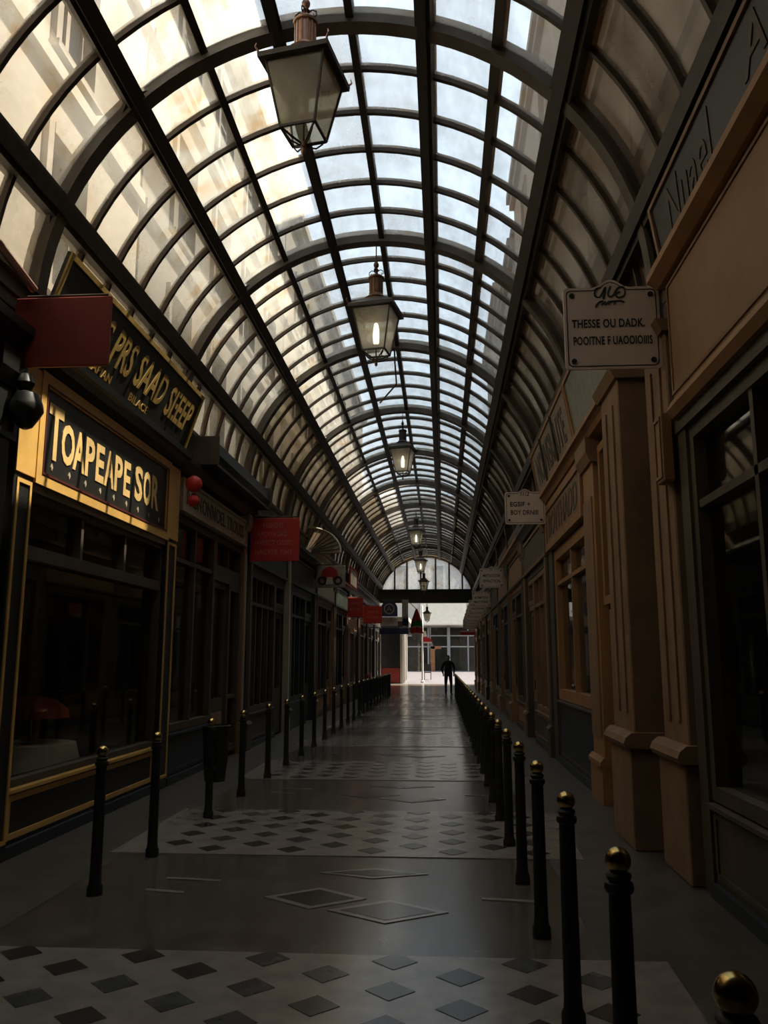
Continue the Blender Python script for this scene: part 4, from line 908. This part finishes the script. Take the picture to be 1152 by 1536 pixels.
for y, h in ((54.82, .44), (55.2, .98)):
    for x in (-1.18, -.77): MB().tube([(x, y, gz), (x, y, gz + h)], .022).build('leg', 'black_paint', chr_)
# kiosk with white door frame just past the arch on the left
kx = -2.35
kk = thing('corner_kiosk', (-3.6, 53.5, ground(51)), 'dark corner kiosk with a white door frame past the lunette arch', 'kiosk')
MB().box(-6.0, kx, 50.4, 57.0, .2, 3.9).build('body', 'dark_wood', kk)
MB().box(-6.0, kx + .35, 50.3, 57.1, 3.9, 4.15).build('roof', 'cream_paint', kk)
b = MB()
for y in (51.0, 52.6, 54.6): b.box(kx, kx + .06, y, y + .35, .25, 3.4)
b.box(kx, kx + .06, 51.0, 54.9, 3.3, 3.5); b.build('door_frame', 'white_paint', kk)
for y in (51.37, 52.97): MB().box(kx + .0, kx + .02, y, y + 1.2, .4, 3.28).build('pane', 'window_dark', kk)
MB().box(-3.6, kx - .2, 50.36, 50.4, 1.2, 3.6).build('front_pane', 'window_dark', kk); MB().box(-3.6, kx - .2, 50.34, 50.4, .3, 1.15).build('front_riser', 'sign_red_dark', kk)
MB().box(kx - .16, kx, 50.32, 50.4, .2, 3.5).build('corner_post', 'white_paint', kk)
# far railing on the left and red crates behind it
rl = thing('terrace_railing', (-2.55, 36, 0), 'black terrace railing running along the far left posts', 'railing')
MB().box(-2.66, -2.62, 27.5, 41.5, .92, .98).build('top_rail', 'post_black', rl); MB().box(-2.66, -2.62, 27.5, 41.5, .12, .17).build('bottom_rail', 'post_black', rl)
b = None
for q in range(60):
    y = 27.6 + q * .235
    if b is None: b = MB().box(-2.65, -2.63, -.01, .01, .15, .94).build('baluster', 'post_black', rl); o = b
    else: o = b.copy(); COL.objects.link(o)
    o.location = (0, y, 0)
for q in range(5): MB().box(-2.67, -2.61, 27.5 + q * 3.45, 27.56 + q * 3.45, 0, 1.0).build('rail_post', 'post_black', rl)
for i, (y, z) in enumerate(((38.4, 0), (39.6, 0))):
    cr = thing('red_armchair', (-3.2, y, 0), ('red upholstered seat behind the far railing, ' + ('closer to' if i else 'farther from') + ' the lunette arch'), 'chair', 'red seats behind the far left railing')
    MB().box(-3.5, -2.95, y, y + .6, .12, .48).build('seat', 'cloth_red', cr, bevel=.04); MB().box(-3.5, -3.38, y, y + .6, .45, .98).build('backrest', 'cloth_red', cr, bevel=.03)
    for yy in (y - .02, y + .52): MB().box(-3.5, -2.95, yy, yy + .1, .40, .68).build('armrest', 'cloth_red', cr, bevel=.03)
    for xx in (-3.47, -3.0):
        for yy in (y + .04, y + .54): MB().box(xx - .02, xx + .02, yy - .02, yy + .02, 0, .13).build('leg', 'dark_wood', cr)

# ------------------------------------------------------------------ buildings over and beyond the roof
def facade(side, x, ya, yb, ztop, m, label, win_m='window_dark', fl_h=3.1, win_w=1.15, win_h=1.9, pitch=2.6, surround='plaster_cream', z_first=6.1, shutters=None, depth=4.0):
    s = 1 if side == 'left' else -1          # facade looks towards the passage
    root = thing('apartment_building', (x, (ya + yb) / 2, 4.62), label, 'building')
    n = int((yb - ya - .8) // pitch); y_s = (ya + yb) / 2 - (n - 1) * pitch / 2
    floors = []
    z = z_first
    while z + win_h + .6 < ztop: floors.append(z); z += fl_h
    b = MB(); bx = lambda y0_, y1_, z0_, z1_: b.box(x - s * .35, x, y0_, y1_, z0_, z1_)
    zc = 4.62
    for zf in floors:
        bx(ya, yb, zc, zf); yc = ya
        for i in range(n):
            yw = y_s + i * pitch - win_w / 2; bx(yc, yw, zf, zf + win_h); yc = yw + win_w
        bx(yc, yb, zf, zf + win_h); zc = zf + win_h
    bx(ya, yb, zc, ztop)
    b.box(x - s * depth, x - s * .35, ya, ya + .3, 4.62, ztop); b.box(x - s * depth, x - s * .35, yb - .3, yb, 4.62, ztop); b.box(x - s * depth, x - s * (depth - .3), ya, yb, 4.62, ztop)
    b.build('wall', m, root)
    b = MB()
    for zf in floors: b.box(x, x + s * .10, ya, yb, zf - .42, zf - .24)
    b.build('string_course', surround, root)
    b = MB(); b.box(x, x + s * .30, ya, yb, ztop - .5, ztop - .2); b.box(x, x + s * .18, ya, yb, ztop - .75, ztop - .5); b.build('cornice', surround, root)
    b = MB(); b.box(x - s * depth, x + s * .15, ya, yb, ztop, ztop + .18); b.build('roof', 'zinc', root)
    for zf in floors:
        for i in range(n):
            yw = y_s + i * pitch - win_w / 2
            f_ = MB(); 
            f_.box(x - s * .16, x - s * .10, yw, yw + .07, zf, zf + win_h); f_.box(x - s * .16, x - s * .10, yw + win_w - .07, yw + win_w, zf, zf + win_h); f_.box(x - s * .16, x - s * .10, yw + win_w / 2 - .05, yw + win_w / 2 + .05, zf, zf + win_h)
            f_.box(x - s * .16, x - s * .10, yw, yw + win_w, zf, zf + .07); f_.box(x - s * .16, x - s * .10, yw, yw + win_w, zf + win_h - .07, zf + win_h); f_.box(x - s * .16, x - s * .10, yw, yw + win_w, zf + win_h * .66, zf + win_h * .66 + .06)
            f_.box(x, x + s * .08, yw - .14, yw, zf - .05, zf + win_h + .14); f_.box(x, x + s * .08, yw + win_w, yw + win_w + .14, zf - .05, zf + win_h + .14); f_.box(x, x + s * .09, yw, yw + win_w, zf + win_h, zf + win_h + .14); f_.box(x - s * .12, x + s * .14, yw - .18, yw + win_w + .18, zf - .14, zf - .04)
            fo = f_.build('window', surround, root)
            MB().box(x - s * .15, x - s * .135, yw, yw + win_w, zf, zf + win_h).build('pane', win_m, fo)
    return root
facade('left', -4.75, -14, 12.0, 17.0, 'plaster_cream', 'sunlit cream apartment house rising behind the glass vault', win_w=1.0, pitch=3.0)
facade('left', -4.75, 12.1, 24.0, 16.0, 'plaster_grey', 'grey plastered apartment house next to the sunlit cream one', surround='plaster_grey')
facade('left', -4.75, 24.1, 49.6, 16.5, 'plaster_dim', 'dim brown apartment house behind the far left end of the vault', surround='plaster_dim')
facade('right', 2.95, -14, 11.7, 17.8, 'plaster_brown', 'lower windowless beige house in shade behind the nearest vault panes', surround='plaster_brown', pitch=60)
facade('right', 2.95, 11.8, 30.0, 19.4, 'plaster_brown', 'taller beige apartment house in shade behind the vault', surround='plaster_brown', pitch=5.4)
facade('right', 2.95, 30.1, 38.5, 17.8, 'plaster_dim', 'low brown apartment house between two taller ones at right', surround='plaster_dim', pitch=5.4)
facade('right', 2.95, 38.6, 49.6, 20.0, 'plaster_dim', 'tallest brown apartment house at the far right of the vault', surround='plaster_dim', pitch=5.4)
# house across the street at the far end
fx = thing('street_house', (0, 68.6, ground(68)), 'pale house across the street with a beige awning and glazed shop', 'building')
zg = ground(68); b = MB(); b.box(-16, -4.0, 68.3, 74, 0, 15); b.box(3.6, 16, 68.3, 74, 0, 15); b.box(-4.0, 3.6, 68.3, 74, 4.2, 15); b.box(-4.0, 3.6, 69.4, 74, 0, 4.3); b.build('wall', 'plaster_far', fx)
b = MB(); b.hexa([(-1.75, 67.4, 4.35), (1.95, 67.4, 4.35), (1.95, 68.3, 4.55), (-1.75, 68.3, 4.55)], [(-1.75, 67.4, 4.45), (1.95, 67.4, 4.45), (1.95, 68.3, 6.45), (-1.75, 68.3, 6.45)]); b.build('awning', 'awning_beige', fx)
b = MB().box(-4.0, 3.6, 68.25, 68.33, 3.50, 3.58).box(-4.0, 3.6, 68.25, 68.33, 2.62, 2.72).box(.38, .62, 68.2, 68.33, zg, 4.3).box(-1.2, -1.08, 68.2, 68.33, zg, 4.3).box(2.0, 2.1, 68.2, 68.33, zg, 4.3); b.build('shop_frame', 'frame_grey', fx)
for xa, xb in ((-4.0, -1.14), (-1.14, .5), (.5, 2.05), (2.05, 3.6)):
    for za, zb_ in ((zg, 2.67), (2.67, 3.54), (3.54, 4.25)): MB().box(xa, xb, 68.29, 68.30, za, zb_).build('pane', 'shop_glass', fx)
b = MB().box(-.95, -.62, 68.2, 68.28, zg, 2.7).box(-.95, -.1, 68.2, 68.28, 2.5, 2.7); b.build('door_frame', 'orange_frame', fx)
MB().box(-4, 3.6, 69.2, 69.4, zg, 4.3).build('shop_interior', 'shop_grey', fx)
for zf in (7.2, 10.6):
    for x in (-6, -3.2, -.4, 2.4, 5.2):
        wf = MB().box(x - .65, x + .65, 68.18, 68.32, zf - .1, zf).box(x - .65, x - .52, 68.2, 68.32, zf, zf + 2).box(x + .52, x + .65, 68.2, 68.32, zf, zf + 2).box(x - .65, x + .65, 68.2, 68.32, zf + 2, zf + 2.14).build('window', 'white_paint', fx)
        MB().box(x - .52, x + .52, 68.27, 68.31, zf, zf + 2).build('pane', 'window_dark', wf)
